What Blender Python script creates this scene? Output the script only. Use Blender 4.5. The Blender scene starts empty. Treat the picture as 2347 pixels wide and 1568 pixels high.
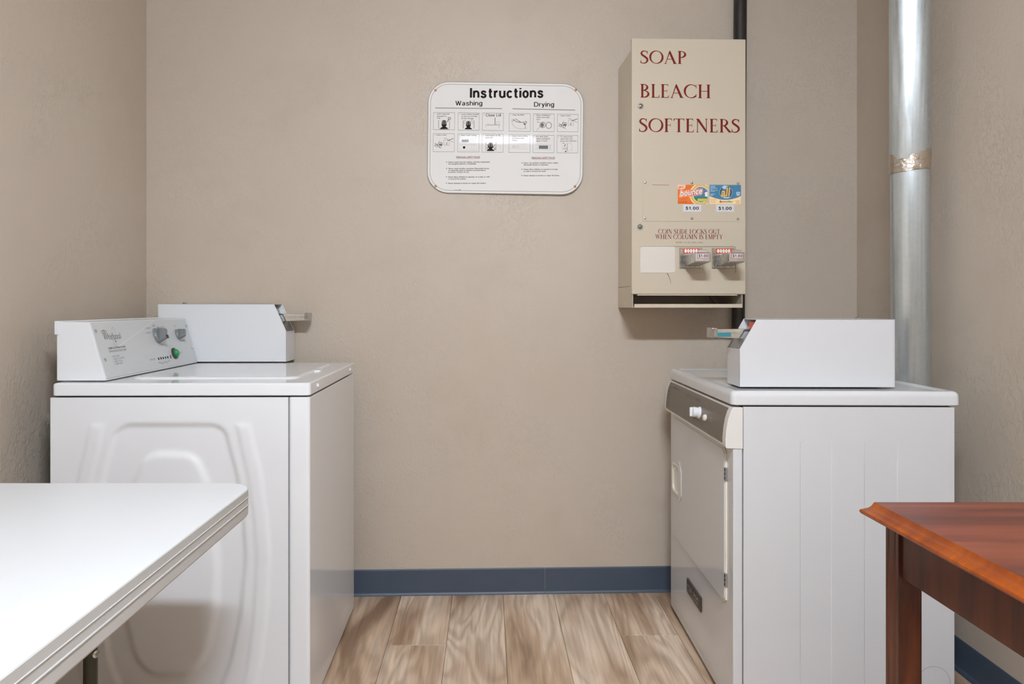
import bpy, bmesh, math, random
from mathutils import Vector, Matrix
random.seed(7)
SC = bpy.context.scene
COL = SC.collection

# ------------------------------------------------------------------ camera, world, light, exposure
cam = bpy.data.cameras.new('camera')
cam.sensor_width = 36.0
cam.lens = 36.0 * 1700.0 / 2347.0
cam.shift_x = (1173.5 - 1117.0) / 2347.0
cam.shift_y = -(784.0 - 701.0) / 2347.0
cam.clip_start = 0.02
camo = bpy.data.objects.new('camera', cam)
camo.location = (0, 0, 1.125)
camo.rotation_euler = (math.radians(90), 0, 0)
COL.objects.link(camo)
SC.camera = camo

world = bpy.data.worlds.new('world')
world.use_nodes = True
world.node_tree.nodes['Background'].inputs[0].default_value = (0.75, 0.78, 0.8, 1)
world.node_tree.nodes['Background'].inputs[1].default_value = 0.3
SC.world = world

LAMP_STRENGTH = 175.0                 # fluorescent tube, built further down
LAMP_COLOUR = (0.812, 0.893, 1.0, 1)
LAMP_AT = (0.17, 0.05, 2.425)

SC.view_settings.view_transform = 'Standard'
SC.view_settings.look = 'None'
SC.view_settings.gamma = 1.0
SC.view_settings.use_curve_mapping = False
SC.view_settings.exposure = 1.20

# ------------------------------------------------------------------ materials
def lin(c):
    c /= 255.0
    return c / 12.92 if c <= 0.04045 else ((c + 0.055) / 1.055) ** 2.4

def C(r, g, b, k=1.0):
    return (lin(r) * k, lin(g) * k, lin(b) * k, 1.0)

class NT:
    def __init__(s, name):
        s.mat = bpy.data.materials.new(name)
        s.mat.use_nodes = True
        s.t = s.mat.node_tree
        s.b = s.t.nodes['Principled BSDF']
    def n(s, typ, **kw):
        nd = s.t.nodes.new(typ)
        for k, v in kw.items():
            setattr(nd, k, v)
        return nd
    def l(s, a, b):
        s.t.links.new(a, b)
    def math(s, op, a, b=None, c=None):
        nd = s.n('ShaderNodeMath', operation=op)
        for i, x in enumerate((a, b, c)):
            if x is None: continue
            if isinstance(x, (int, float)): nd.inputs[i].default_value = x
            else: s.l(x, nd.inputs[i])
        return nd.outputs[0]
    def mapping(s, scale, rot=(0, 0, 0), src='Object', vec=None):
        mp = s.n('ShaderNodeMapping')
        mp.inputs['Scale'].default_value = scale
        mp.inputs['Rotation'].default_value = rot
        if vec is None:
            tc = s.n('ShaderNodeTexCoord')
            vec = tc.outputs[src]
        s.l(vec, mp.inputs['Vector'])
        return mp.outputs[0]
    def noise(s, vec, scale, detail=3, rough=0.5, dist=0.0):
        nd = s.n('ShaderNodeTexNoise')
        nd.inputs['Scale'].default_value = scale
        nd.inputs['Detail'].default_value = detail
        nd.inputs['Roughness'].default_value = rough
        nd.inputs['Distortion'].default_value = dist
        s.l(vec, nd.inputs['Vector'])
        return nd.outputs['Fac']
    def ramp(s, fac, stops):
        nd = s.n('ShaderNodeValToRGB')
        e = nd.color_ramp.elements
        while len(e) < len(stops): e.new(0.5)
        for i, (p, c) in enumerate(stops):
            e[i].position = p
            e[i].color = c if not isinstance(c, (int, float)) else (c, c, c, 1)
        s.l(fac, nd.inputs[0])
        return nd.outputs[0]
    def mix(s, fac, a, b, blend='MIX'):
        nd = s.n('ShaderNodeMix', data_type='RGBA', blend_type=blend)
        for sock, x in ((nd.inputs[0], fac), (nd.inputs[6], a), (nd.inputs[7], b)):
            if isinstance(x, (int, float)): sock.default_value = x
            elif isinstance(x, tuple): sock.default_value = x
            else: s.l(x, sock)
        return nd.outputs[2]
    def bump(s, h, strength, dist):
        nd = s.n('ShaderNodeBump')
        nd.inputs['Strength'].default_value = strength
        nd.inputs['Distance'].default_value = dist
        s.l(h, nd.inputs['Height'])
        s.l(nd.outputs[0], s.b.inputs['Normal'])
    def set(s, **kw):
        for k, v in kw.items():
            sock = s.b.inputs[k.replace('_', ' ')]
            if hasattr(v, 'is_linked'): s.l(v, sock)
            else: sock.default_value = v
        return s.mat

MATS = {}
def simple(name, col, rough=0.5, metal=0.0, spec=0.5, coat=0.0, var=0.04, vscale=6.0):
    """plain coloured stuff with a faint procedural unevenness"""
    m = NT(name)
    vec = m.mapping((1, 1, 1))
    f = m.noise(vec, vscale, 4, 0.6)
    hi = tuple(min(1, c * (1 + var)) for c in col[:3]) + (1,)
    lo = tuple(c * (1 - var) for c in col[:3]) + (1,)
    c = m.ramp(f, [(0.3, lo), (0.7, hi)])
    MATS[name] = m.set(Base_Color=c, Roughness=rough, Metallic=metal, Specular_IOR_Level=spec, Coat_Weight=coat, Coat_Roughness=0.05)
    return MATS[name]

def wall_mat():
    m = NT('wall_paint')
    vec = m.mapping((1, 1, 1))
    big = m.noise(vec, 1.6, 3, 0.55)
    mid = m.noise(vec, 5.0, 4, 0.6, 0.4)
    base = m.ramp(big, [(0.3, C(198, 184, 168)), (0.7, C(205, 192, 176))])
    stain = m.ramp(mid, [(0.52, 0.0), (0.75, 1.0)])
    col = m.mix(m.math('MULTIPLY', stain, 0.35), base, C(190, 175, 157))
    # knock-down plaster texture: short flattened flecks
    v2 = m.mapping((58, 58, 44), (0.3, 0.5, 0.2))
    fl = m.noise(v2, 1.0, 4, 0.62, 1.4)
    fl = m.ramp(fl, [(0.50, 0.0), (0.60, 1.0)])
    patch = m.ramp(m.noise(vec, 3.2, 3, 0.6), [(0.40, 0.15), (0.62, 1.0)])
    fine = m.noise(vec, 260, 2, 0.5)
    h = m.math('ADD', m.math('MULTIPLY', fl, patch), m.math('MULTIPLY', fine, 0.12))
    m.bump(h, 0.58, 0.0015)
    MATS['wall'] = m.set(Base_Color=col, Roughness=0.44, Specular_IOR_Level=0.4)

def plank_mat():
    m = NT('vinyl_plank')
    tc = m.n('ShaderNodeTexCoord')
    oi = m.n('ShaderNodeObjectInfo')
    add = m.n('ShaderNodeVectorMath', operation='ADD')
    cx = m.n('ShaderNodeCombineXYZ')
    r = oi.outputs['Random']
    m.l(m.math('MULTIPLY', r, 37.0), cx.inputs[0])
    m.l(m.math('MULTIPLY', r, 91.0), cx.inputs[1])
    m.l(m.math('MULTIPLY', r, 53.0), cx.inputs[2])
    m.l(tc.outputs['Object'], add.inputs[0]); m.l(cx.outputs[0], add.inputs[1])
    v = add.outputs[0]
    a = m.mapping((5.2, 0.95, 1), vec=v)
    n1 = m.noise(a, 1.0, 2.4, 0.40, 0.9)
    rings = m.math('SINE', m.math('MULTIPLY', n1, 78.0))
    rings = m.ramp(m.math('ADD', m.math('MULTIPLY', rings, 0.5), 0.5), [(0.0, 0.0), (0.65, 0.75), (1.0, 1.0)])
    b = m.mapping((95, 3.2, 1), vec=v)
    fine = m.noise(b, 1.0, 4, 0.65)
    c = m.mapping((7.5, 1.25, 1), vec=v)
    broad = m.noise(c, 1.0, 3, 0.55, 0.5)
    base = m.ramp(broad, [(0.34, C(150, 121, 97)), (0.47, C(206, 178, 151)), (0.62, C(238, 217, 194))])
    base = m.mix(m.math('MULTIPLY', m.math('SUBTRACT', 1.0, rings), 0.38), base, C(150, 118, 92))
    fr = m.ramp(fine, [(0.35, 0.80), (0.6, 1.06)])
    base = m.mix(1.0, base, fr, 'MULTIPLY')
    tone = m.ramp(r, [(0.0, (0.93, 0.92, 0.91, 1)), (1.0, (1.03, 1.02, 1.0, 1))])
    base = m.mix(1.0, base, tone, 'MULTIPLY')
    m.bump(fine, 0.12, 0.0006)
    MATS['plank'] = m.set(Base_Color=base, Roughness=0.42, Specular_IOR_Level=0.4)

def mahogany(name, ca, cb, cc, rough, stripe=(1.2, 16, 16), coat=0.45):
    m = NT(name)
    vec = m.mapping(stripe)
    s1 = m.noise(vec, 1.0, 4, 0.55, 0.6)
    vec2 = m.mapping((stripe[0] * 4, stripe[1] * 9, stripe[2] * 9))
    s2 = m.noise(vec2, 1.0, 3, 0.6)
    col = m.ramp(s1, [(0.40, ca), (0.5, cb), (0.61, cc)])
    col = m.mix(0.35, col, m.ramp(s2, [(0.35, ca), (0.7, cc)]))
    MATS[name] = m.set(Base_Color=col, Roughness=rough, Specular_IOR_Level=0.5, Coat_Weight=coat, Coat_Roughness=0.14)

def galv():
    m = NT('galvanised_steel')
    vec = m.mapping((60, 60, 1.2))
    s = m.noise(vec, 1.0, 4, 0.6)
    sp = m.noise(m.mapping((1, 1, 1)), 70, 3, 0.6)
    col = m.ramp(s, [(0.3, C(194, 204, 208)), (0.7, C(226, 234, 238))])
    col = m.mix(0.10, col, m.ramp(sp, [(0.35, C(150, 152, 150)), (0.65, C(214, 214, 212))]))
    rg = m.ramp(s, [(0.3, 0.26), (0.7, 0.38)])
    m.bump(s, 0.03, 0.001)
    MATS['galv'] = m.set(Base_Color=col, Roughness=rg, Metallic=0.85, Anisotropic=0.75)
    tg = m.n('ShaderNodeTangent', direction_type='RADIAL', axis='Z'); m.l(tg.outputs[0], m.b.inputs['Tangent'])

def foil():
    m = NT('foil_tape')
    vec = m.mapping((60, 60, 110))
    s = m.noise(vec, 1.0, 4, 0.6, 1.5)
    m.bump(s, 0.7, 0.004)
    MATS['foil'] = m.set(Base_Color=C(222, 212, 200), Roughness=0.26, Metallic=1.0)

def iron():
    m = NT('dark_pipe')
    vec = m.mapping((40, 40, 7))
    s = m.noise(vec, 1.0, 5, 0.65, 0.8)
    col = m.ramp(s, [(0.4, C(34, 29, 27)), (0.62, C(52, 45, 41)), (0.78, C(96, 88, 82))])
    MATS['iron'] = m.set(Base_Color=col, Roughness=0.5)

wall_mat(); plank_mat(); galv(); foil(); iron()
mahogany('mahogany_top', C(84, 36, 24), C(116, 52, 34), C(132, 66, 42), 0.42, coat=0.12)
mahogany('mahogany_edge', C(116, 44, 1), C(150, 66, 3), C(174, 90, 10), 0.42, (3, 5, 3), 0.08)
mahogany('mahogany_leg', C(54, 21, 8), C(78, 31, 12), C(100, 46, 18), 0.34, (20, 20, 2), 0.3)
simple('ceiling_white', C(226, 224, 218), 0.8)
simple('enamel', C(232, 233, 235), 0.07, spec=0.5, var=0.006)
simple('enamel_satin', C(228, 229, 231), 0.26, spec=0.5, var=0.008)
simple('enamel_lid', C(232, 233, 235), 0.07, spec=0.5, var=0.006)
simple('dryer_enamel', C(213, 213, 214), 0.09, var=0.006)
simple('dryer_satin', C(212, 212, 213), 0.26, var=0.008)
simple('dryer_lid', C(216, 216, 217), 0.08, var=0.006)
simple('chassis', C(60, 62, 68), 0.6)  # dark grey puts the shade inside the panel seams into the colour
simple('rubber', C(24, 23, 23), 0.7)
simple('gap', C(30, 27, 25), 0.8)
simple('vinyl_base', C(70, 81, 96), 0.42, var=0.05)
simple('panel_grey', C(206, 208, 209), 0.35, var=0.01)
simple('panel_stripe', C(224, 226, 227), 0.35, var=0.01)
simple('print_grey', C(150, 151, 152), 0.6)
simple('print_dark', C(70, 66, 66), 0.5)
simple('print_mid', C(112, 110, 112), 0.5)
simple('print_red', C(196, 70, 60), 0.5)
simple('print_blue', C(120, 140, 175), 0.5)
simple('knob_grey', C(128, 131, 132), 0.38)
simple('black_plastic', C(22, 22, 23), 0.4)
simple('green_button', C(10, 150, 84), 0.22, spec=0.6, var=0.1, vscale=60)
simple('chrome', C(210, 212, 214), 0.08, metal=1.0, var=0.12, vscale=30)  # tint variation stands in for contrast in the reflections
simple('chrome_satin', C(186, 186, 184), 0.22, metal=1.0, var=0.28, vscale=70)  # strong tint blotches imitate contrasty reflections in the colour
simple('steel_plate', C(176, 178, 178), 0.35, metal=0.85)
simple('teal_print', C(58, 132, 146), 0.3)
simple('tan_enamel', C(208, 195, 174), 0.32, spec=0.45, var=0.012)
simple('tan_shaded', C(120, 112, 96), 0.5)  # darker copy of the tan enamel, tray shadow put into the colour
simple('cream_insert', C(226, 218, 207), 0.4, var=0.01)
simple('dark_red', C(122, 26, 16), 0.4, spec=0.25)
simple('faint_brown', C(158, 122, 92), 0.5)
simple('scratch_dark', C(74, 58, 44), 0.6)
simple('paper', C(222, 220, 221), 0.55)
simple('ink', C(40, 38, 40), 0.5)
simple('label_orange', C(226, 84, 40), 0.4)
simple('st_orange', C(240, 116, 30), 0.4, var=0.08, vscale=40)
simple('st_peach', C(250, 206, 180), 0.4)
simple('st_cream', C(252, 226, 176), 0.4)
simple('st_yellow', C(226, 190, 100), 0.4)
simple('st_blue', C(66, 130, 168), 0.4)
simple('st_navy', C(38, 60, 100), 0.4)
simple('st_pale', C(190, 214, 230), 0.4)
simple('st_purple', C(136, 128, 190), 0.4)
simple('st_green', C(64, 130, 84), 0.4)
simple('st_lime', C(206, 198, 100), 0.4)
simple('st_red', C(216, 70, 44), 0.4)
simple('st_white', C(250, 244, 240), 0.4)
simple('sign_white', C(240, 238, 235), 0.035, spec=0.012, var=0.01)
simple('sign_edge', C(132, 124, 116), 0.5)
simple('sign_line', C(140, 138, 134), 0.035, spec=0.012)
simple('sign_ink', C(46, 40, 40), 0.035, spec=0.012)
simple('sign_mid', C(128, 126, 126), 0.035, spec=0.012)
simple('sign_red', C(206, 96, 70), 0.035, spec=0.012)
simple('sign_pale', C(206, 204, 200), 0.035, spec=0.012)
simple('brass', C(176, 120, 66), 0.3, metal=0.9)
simple('almond', C(224, 220, 214), 0.34, var=0.01)
simple('taupe', C(112, 102, 92), 0.34, metal=0.25, var=0.04, vscale=20)
simple('taupe_print', C(84, 76, 69), 0.5)
simple('badge_dark', C(70, 60, 53), 0.4)
simple('silver_print', C(206, 204, 200), 0.3, metal=0.6)
simple('cup_cream', C(232, 224, 205), 0.4)
simple('laminate', C(218, 219, 220), 0.42, var=0.008)
simple('laminate_edge', C(190, 188, 185), 0.45, var=0.02, vscale=30)
simple('leg_metal', C(62, 63, 57), 0.4, metal=0.3)

# ------------------------------------------------------------------ geometry helpers
def rrect(x0, x1, y0, y1, r, n=6):
    pts = []
    for cx, cy, a0 in ((x1 - r, y1 - r, 0), (x0 + r, y1 - r, 90), (x0 + r, y0 + r, 180), (x1 - r, y0 + r, 270)):
        for i in range(n + 1):
            a = math.radians(a0 + 90.0 * i / n)
            pts.append((cx + r * math.cos(a), cy + r * math.sin(a)))
    return pts

class MB:
    def __init__(s):
        s.v = []; s.f = []; s.m = []
    def add(s, vs, fs, m=0):
        o = len(s.v)
        s.v += [tuple(v) for v in vs]
        for f in fs:
            s.f.append(tuple(i + o for i in f)); s.m.append(m)
    def bm(s, b, m=0):
        b.verts.index_update()
        s.add([v.co[:] for v in b.verts], [[v.index for v in f.verts] for f in b.faces], m)
        b.free()
    def box(s, x0, x1, y0, y1, z0, z1, bev=0.0, seg=2, m=0):
        b = bmesh.new()
        bmesh.ops.create_cube(b, size=1.0)
        for v in b.verts:
            v.co = Vector(((x0 + x1) / 2 + v.co.x * (x1 - x0), (y0 + y1) / 2 + v.co.y * (y1 - y0), (z0 + z1) / 2 + v.co.z * (z1 - z0)))
        if bev > 0:
            bmesh.ops.bevel(b, geom=b.edges[:], offset=bev, segments=seg, affect='EDGES', profile=0.5)
        s.bm(b, m)
    def prism(s, pts, axis, a0, a1, bev=0.0, seg=2, m=0, only=None):
        b = bmesh.new()
        def p3(p, a):
            return {'x': (a, p[0], p[1]), 'y': (p[0], a, p[1]), 'z': (p[0], p[1], a)}[axis]
        v0 = [b.verts.new(p3(p, a0)) for p in pts]
        v1 = [b.verts.new(p3(p, a1)) for p in pts]
        n = len(pts)
        b.faces.new(v0); b.faces.new(v1)
        for i in range(n):
            b.faces.new((v0[i], v0[(i + 1) % n], v1[(i + 1) % n], v1[i]))
        bmesh.ops.recalc_face_normals(b, faces=b.faces[:])
        if bev > 0:
            b.edges.ensure_lookup_table()
            if only == 'rim':
                ai = 'xyz'.index(axis)
                ed = [e for e in b.edges if abs(e.verts[0].co[ai] - e.verts[1].co[ai]) < 1e-7]
            else:
                ed = [e for e in b.edges if e.calc_face_angle(0) > 0.3]
            bmesh.ops.bevel(b, geom=ed, offset=bev, segments=seg, affect='EDGES', profile=0.5, clamp_overlap=True)
        s.bm(b, m)
    def lathe(s, prof, origin, axis, n=24, m=0, cap=True):
        """prof: list of (radius, distance along axis)"""
        q = Vector((0, 0, 1)).rotation_difference(Vector(axis).normalized()).to_matrix()
        O = Vector(origin)
        vs = []; fs = []
        for r, h in prof:
            for i in range(n):
                a = 2 * math.pi * i / n
                vs.append(O + q @ Vector((r * math.cos(a), r * math.sin(a), h)))
        for j in range(len(prof) - 1):
            for i in range(n):
                fs.append((j * n + i, j * n + (i + 1) % n, (j + 1) * n + (i + 1) % n, (j + 1) * n + i))
        if cap:
            fs.append(tuple(range(n - 1, -1, -1)))
            fs.append(tuple(range((len(prof) - 1) * n, len(prof) * n)))
        s.add(vs, fs, m)
    def tube(s, pts, r, n=12, m=0):
        P = [Vector(p) for p in pts]
        vs = []; fs = []
        up = Vector((0.3, 0.2, 0.9))
        for k, p in enumerate(P):
            d = (P[min(k + 1, len(P) - 1)] - P[max(k - 1, 0)]).normalized()
            a = d.cross(up)
            if a.length < 1e-4: a = d.cross(Vector((1, 0, 0)))
            a.normalize(); c = d.cross(a)
            rr = r[k] if isinstance(r, (list, tuple)) else r
            for i in range(n):
                t = 2 * math.pi * i / n
                vs.append(p + a * rr * math.cos(t) + c * rr * math.sin(t))
        for k in range(len(P) - 1):
            for i in range(n):
                fs.append((k * n + i, k * n + (i + 1) % n, (k + 1) * n + (i + 1) % n, (k + 1) * n + i))
        fs.append(tuple(range(n - 1, -1, -1)))
        fs.append(tuple(range((len(P) - 1) * n, len(P) * n)))
        s.add(vs, fs, m)
    def rings(s, rings, m=0, cap=True):
        n = len(rings[0]); vs = []; fs = []
        for r in rings: vs += r
        for k in range(len(rings) - 1):
            for i in range(n):
                fs.append((k * n + i, k * n + (i + 1) % n, (k + 1) * n + (i + 1) % n, (k + 1) * n + i))
        if cap:
            fs.append(tuple(range(n - 1, -1, -1)))
            fs.append(tuple(range((len(rings) - 1) * n, len(rings) * n)))
        s.add(vs, fs, m)
    def mesh(s, name, mats, angle=32, fix=True):
        me = bpy.data.meshes.new(name)
        me.from_pydata(s.v, [], s.f)
        for mt in (mats if isinstance(mats, (list, tuple)) else [mats]):
            me.materials.append(MATS[mt])
        me.polygons.foreach_set('material_index', s.m)
        if fix:
            b = bmesh.new(); b.from_mesh(me)
            bmesh.ops.recalc_face_normals(b, faces=b.faces[:])
            b.to_mesh(me); b.free()
        me.polygons.foreach_set('use_smooth', [True] * len(me.polygons))
        me.set_sharp_from_angle(angle=math.radians(angle))
        me.update()
        return me
    def build(s, name, mats, parent=None, wn=True, angle=32, label=None, fix=True):
        return link(name, s.mesh(name, mats, angle, fix), parent, wn, label)

def link(name, me, parent=None, wn=True, label=None):
    o = bpy.data.objects.new(name, me)
    COL.objects.link(o)
    if parent is not None: o.parent = parent
    if wn:
        md = o.modifiers.new('weighted', 'WEIGHTED_NORMAL')
        md.keep_sharp = True
    if label: o['label'] = label
    return o

def empty(name, loc, rz=0.0, label=None, cat=None, group=None, ry=0.0, kind=None):
    o = bpy.data.objects.new(name, None)
    o.empty_display_size = 0.05
    o.location = loc
    o.rotation_euler = (0, ry, rz)
    COL.objects.link(o)
    if label: o['label'] = label
    if cat: o['category'] = cat
    if group: o['group'] = group
    if kind: o['kind'] = kind
    return o

def struct(name, mb, mat, label=None):
    o = mb.build(name, mat, None, wn=False)
    o['kind'] = 'structure'
    if label: o['label'] = label
    return o

def cut(mb, mats, cutters):
    """subtract cutter meshes from a mesh and return the result as mesh data"""
    A = link('tmp_a', mb.mesh('tmp_a', mats), None, False)
    tmp = [A]
    for c in cutters:
        B = link('tmp_b', c.mesh('tmp_b', mats), None, False)
        tmp.append(B)
        md = A.modifiers.new('cut', 'BOOLEAN')
        md.operation = 'DIFFERENCE'; md.solver = 'EXACT'; md.object = B
    bpy.context.view_layer.update()
    me = bpy.data.meshes.new_from_object(A.evaluated_get(bpy.context.evaluated_depsgraph_get()))
    for o in tmp:
        d = o.data
        bpy.data.objects.remove(o); bpy.data.meshes.remove(d)
    me.polygons.foreach_set('use_smooth', [True] * len(me.polygons))
    me.set_sharp_from_angle(angle=math.radians(32))
    return me

# ---- flat print: sans text from the built-in typeface, roman capitals drawn by hand
_tc = {}
def text2d(txt, bold=0.0):
    key = (txt, bold)
    if key not in _tc:
        cu = bpy.data.curves.new('t', 'FONT')
        cu.body = txt; cu.size = 1.0; cu.offset = bold; cu.resolution_u = 3
        o = bpy.data.objects.new('t', cu)
        COL.objects.link(o)
        bpy.context.view_layer.update()
        me = bpy.data.meshes.new_from_object(o.evaluated_get(bpy.context.evaluated_depsgraph_get()))
        vs = [(v.co.x, v.co.y) for v in me.vertices]
        fs = [tuple(p.vertices) for p in me.polygons]
        bpy.data.objects.remove(o); bpy.data.curves.remove(cu); bpy.data.meshes.remove(me)
        _tc[key] = (vs, fs)
    return _tc[key]
_H = text2d('H')[0]
CAP = max(p[1] for p in _H) - min(p[1] for p in _H)

def text(mb, P, txt, x0, base, cap, width=None, m=0, bold=0.0, center=False, shear=0.0, lift=0.0):
    """P maps flat (a, b, lift) to 3D; a to the right, b upwards"""
    vs, fs = text2d(txt, bold)
    if not vs: return
    xa = min(p[0] for p in vs); xb = max(p[0] for p in vs)
    k = cap / CAP
    kx = width / (xb - xa) if width else k
    w = (xb - xa) * kx
    if center: x0 -= w / 2
    mb.add([P(x0 + (p[0] - xa) * kx + shear * p[1] * k, base + p[1] * k, lift) for p in vs], fs, m)

def stroke(mb, P, pts, w, m=0, lift=0.0, closed=False):
    n = len(pts)
    L = []; R = []
    for i, p in enumerate(pts):
        a = pts[(i - 1) % n] if (closed or i > 0) else p
        b = pts[(i + 1) % n] if (closed or i < n - 1) else p
        dx, dy = b[0] - a[0], b[1] - a[1]
        d = math.hypot(dx, dy) or 1.0
        ww = w[i] if isinstance(w, (list, tuple)) else w
        nx, ny = -dy / d * ww / 2, dx / d * ww / 2
        L.append((p[0] + nx, p[1] + ny)); R.append((p[0] - nx, p[1] - ny))
    vs = [P(a, b, lift) for a, b in L] + [P(a, b, lift) for a, b in R]
    fs = [(i, (i + 1) % n, n + (i + 1) % n, n + i) for i in range(n if closed else n - 1)]
    mb.add(vs, fs, m)

def fillp(mb, P, pts, m=0, lift=0.0):
    mb.add([P(a, b, lift) for a, b in pts], [tuple(range(len(pts)))], m)

def ell(cx, cy, rx, ry, a0=0, a1=360, n=28):
    k = n if a1 - a0 >= 360 else n + 1
    return [(cx + rx * math.cos(math.radians(a0 + (a1 - a0) * i / n)), cy + ry * math.sin(math.radians(a0 + (a1 - a0) * i / n))) for i in range(k)]

def clip(poly, x0, x1, y0, y1):
    for ax, lim, sg in ((0, x0, 1), (0, x1, -1), (1, y0, 1), (1, y1, -1)):
        out = []
        for i, p in enumerate(poly):
            q = poly[(i + 1) % len(poly)]
            ip = (p[ax] - lim) * sg >= 0; iq = (q[ax] - lim) * sg >= 0
            if ip: out.append(p)
            if ip != iq:
                t = (lim - p[ax]) / (q[ax] - p[ax])
                out.append((p[0] + t * (q[0] - p[0]), p[1] + t * (q[1] - p[1])))
        poly = out
        if not poly: return []
    return poly

def smooth(pts, n=6):
    out = []
    m = len(pts)
    for i in range(m - 1):
        p0 = pts[max(i - 1, 0)]; p1 = pts[i]; p2 = pts[i + 1]; p3 = pts[min(i + 2, m - 1)]
        for k in range(n):
            t = k / n
            out.append(tuple(0.5 * ((2 * b) + (-a + c) * t + (2 * a - 5 * b + 4 * c - d) * t * t + (-a + 3 * b - 3 * c + d) * t ** 3) for a, b, c, d in zip(p0, p1, p2, p3)))
    out.append(tuple(pts[-1]))
    return out

def roman(ch):
    """roman capital of height 1: list of ('s', pts, widths) strokes and ('p', pts) polygons, and its advance"""
    T, t, s = 0.135, 0.045, 0.075
    G = []
    def rect(x0, x1, y0, y1): G.append(('p', [(x0, y0), (x1, y0), (x1, y1), (x0, y1)]))
    def serif(x, y, w, top):
        d = -0.035 if top else 0.035
        G.append(('p', [(x - w / 2 - s, y), (x + w / 2 + s, y), (x + w / 2, y + 1.9 * d), (x - w / 2, y + 1.9 * d)]))
    def stem(x, y0=0.0, y1=1.0, w=T, a=True, b=True):
        rect(x - w / 2, x + w / 2, y0, y1)
        if a: serif(x, y0, w, False)
        if b: serif(x, y1, w, True)
    def arm(x0, x1, y, up, big=0.13):
        rect(x0, x1, y - t / 2, y + t / 2)
        yy = y - t / 2 if up > 0 else y + t / 2
        G.append(('p', [(x1 - 0.06, yy), (x1, yy), (x1 + 0.02, yy + up * big), (x1 - 0.01, yy + up * big)]))
    def bow(cx, cy, rx, ry, a0, a1, n=26, thick=T):
        pts = ell(cx, cy, rx, ry, a0, a1, n)
        ws = [t + (thick - t) * abs(math.cos(math.radians(a0 + (a1 - a0) * i / n + 14))) ** 1.6 for i in range(len(pts))]
        if a1 - a0 >= 360: pts = pts + [pts[0]]; ws = ws + [ws[0]]
        G.append(('s', pts, ws))
    if ch == 'S':
        c = smooth([(0.47, 0.80), (0.44, 0.90), (0.30, 0.97), (0.16, 0.93), (0.09, 0.79), (0.16, 0.65), (0.31, 0.53), (0.45, 0.38), (0.47, 0.20), (0.36, 0.06), (0.22, 0.02), (0.09, 0.07), (0.05, 0.20)])
        n = len(c)
        ws = [t + (T * 1.08 - t) * max(0.0, math.sin(math.pi * i / (n - 1))) ** 2.2 for i in range(n)]
        G.append(('s', c, ws))
        G.append(('p', [(0.45, 0.98), (0.49, 0.98), (0.49, 0.74), (0.46, 0.74)]))
        G.append(('p', [(0.03, 0.02), (0.07, 0.02), (0.055, 0.27), (0.03, 0.27)]))
        return G, 0.60
    if ch == 'O': bow(0.46, 0.5, 0.40, 0.485, 0, 360); return G, 0.94
    if ch == 'C':
        bow(0.46, 0.5, 0.40, 0.485, 48, 312)
        G.append(('p', [(0.74, 0.98), (0.78, 0.98), (0.79, 0.70), (0.75, 0.74)])); G.append(('p', [(0.75, 0.26), (0.79, 0.30), (0.78, 0.06), (0.70, 0.12)]))
        return G, 0.86
    if ch == 'A':
        G.append(('p', [(0.36, 1.0), (0.42, 1.0), (0.80, 0.0), (0.645, 0.0), (0.335, 0.84)]))
        G.append(('p', [(0.36, 1.0), (0.40, 0.90), (0.13, 0.0), (0.085, 0.0)]))
        rect(0.20, 0.60, 0.33, 0.375); serif(0.11, 0, 0.05, False); serif(0.72, 0, T, False)
        return G, 0.86
    if ch == 'P':
        stem(0.17); bow(0.24, 0.735, 0.28, 0.243, -90, 90); rect(0.17, 0.26, 0.977, 1.0); rect(0.17, 0.26, 0.47, 0.51); return G, 0.62
    if ch == 'B':
        stem(0.17); bow(0.24, 0.76, 0.24, 0.22, -90, 90); bow(0.24, 0.27, 0.31, 0.25, -90, 90)
        rect(0.1, 0.26, 0.96, 1.0); rect(0.17, 0.26, 0.51, 0.545); rect(0.1, 0.26, 0.0, 0.04); return G, 0.68
    if ch == 'D':
        stem(0.17); bow(0.26, 0.5, 0.48, 0.478, -90, 90); rect(0.1, 0.28, 0.96, 1.0); rect(0.1, 0.28, 0.0, 0.045); return G, 0.86
    if ch == 'R':
        stem(0.17); bow(0.24, 0.735, 0.27, 0.243, -90, 90); rect(0.17, 0.26, 0.977, 1.0); rect(0.17, 0.3, 0.47, 0.51)
        G.append(('p', [(0.28, 0.5), (0.42, 0.5), (0.76, 0.035), (0.80, 0.0), (0.62, 0.0)])); return G, 0.76
    if ch == 'L': stem(0.17); arm(0.1, 0.54, 0.022, 1, 0.2); return G, 0.60
    if ch == 'E':
        stem(0.17); arm(0.1, 0.52, 0.022, 1, 0.17); arm(0.1, 0.49, 0.978, -1, 0.14); rect(0.2, 0.42, 0.49, 0.53); rect(0.405, 0.43, 0.41, 0.61); return G, 0.62
    if ch == 'F':
        stem(0.17); arm(0.1, 0.50, 0.978, -1, 0.14); rect(0.2, 0.42, 0.49, 0.53); rect(0.405, 0.43, 0.41, 0.61); return G, 0.58
    if ch == 'T':
        stem(0.36, b=False); arm(0.36, 0.68, 0.978, -1, 0.15); rect(0.04, 0.36, 0.955, 1.0); G.append(('p', [(0.04, 0.96), (0.10, 0.96), (0.07, 0.83), (0.03, 0.83)])); return G, 0.74
    if ch == 'H': stem(0.16); stem(0.68); rect(0.16, 0.68, 0.49, 0.535); return G, 0.88
    if ch == 'I': stem(0.17); return G, 0.36
    if ch == 'N':
        stem(0.15, w=t); stem(0.70, w=t, a=False)
        G.append(('p', [(0.06, 1.0), (0.24, 1.0), (0.74, 0.1), (0.72, -0.02), (0.66, 0.0)])); return G, 0.86
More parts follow.
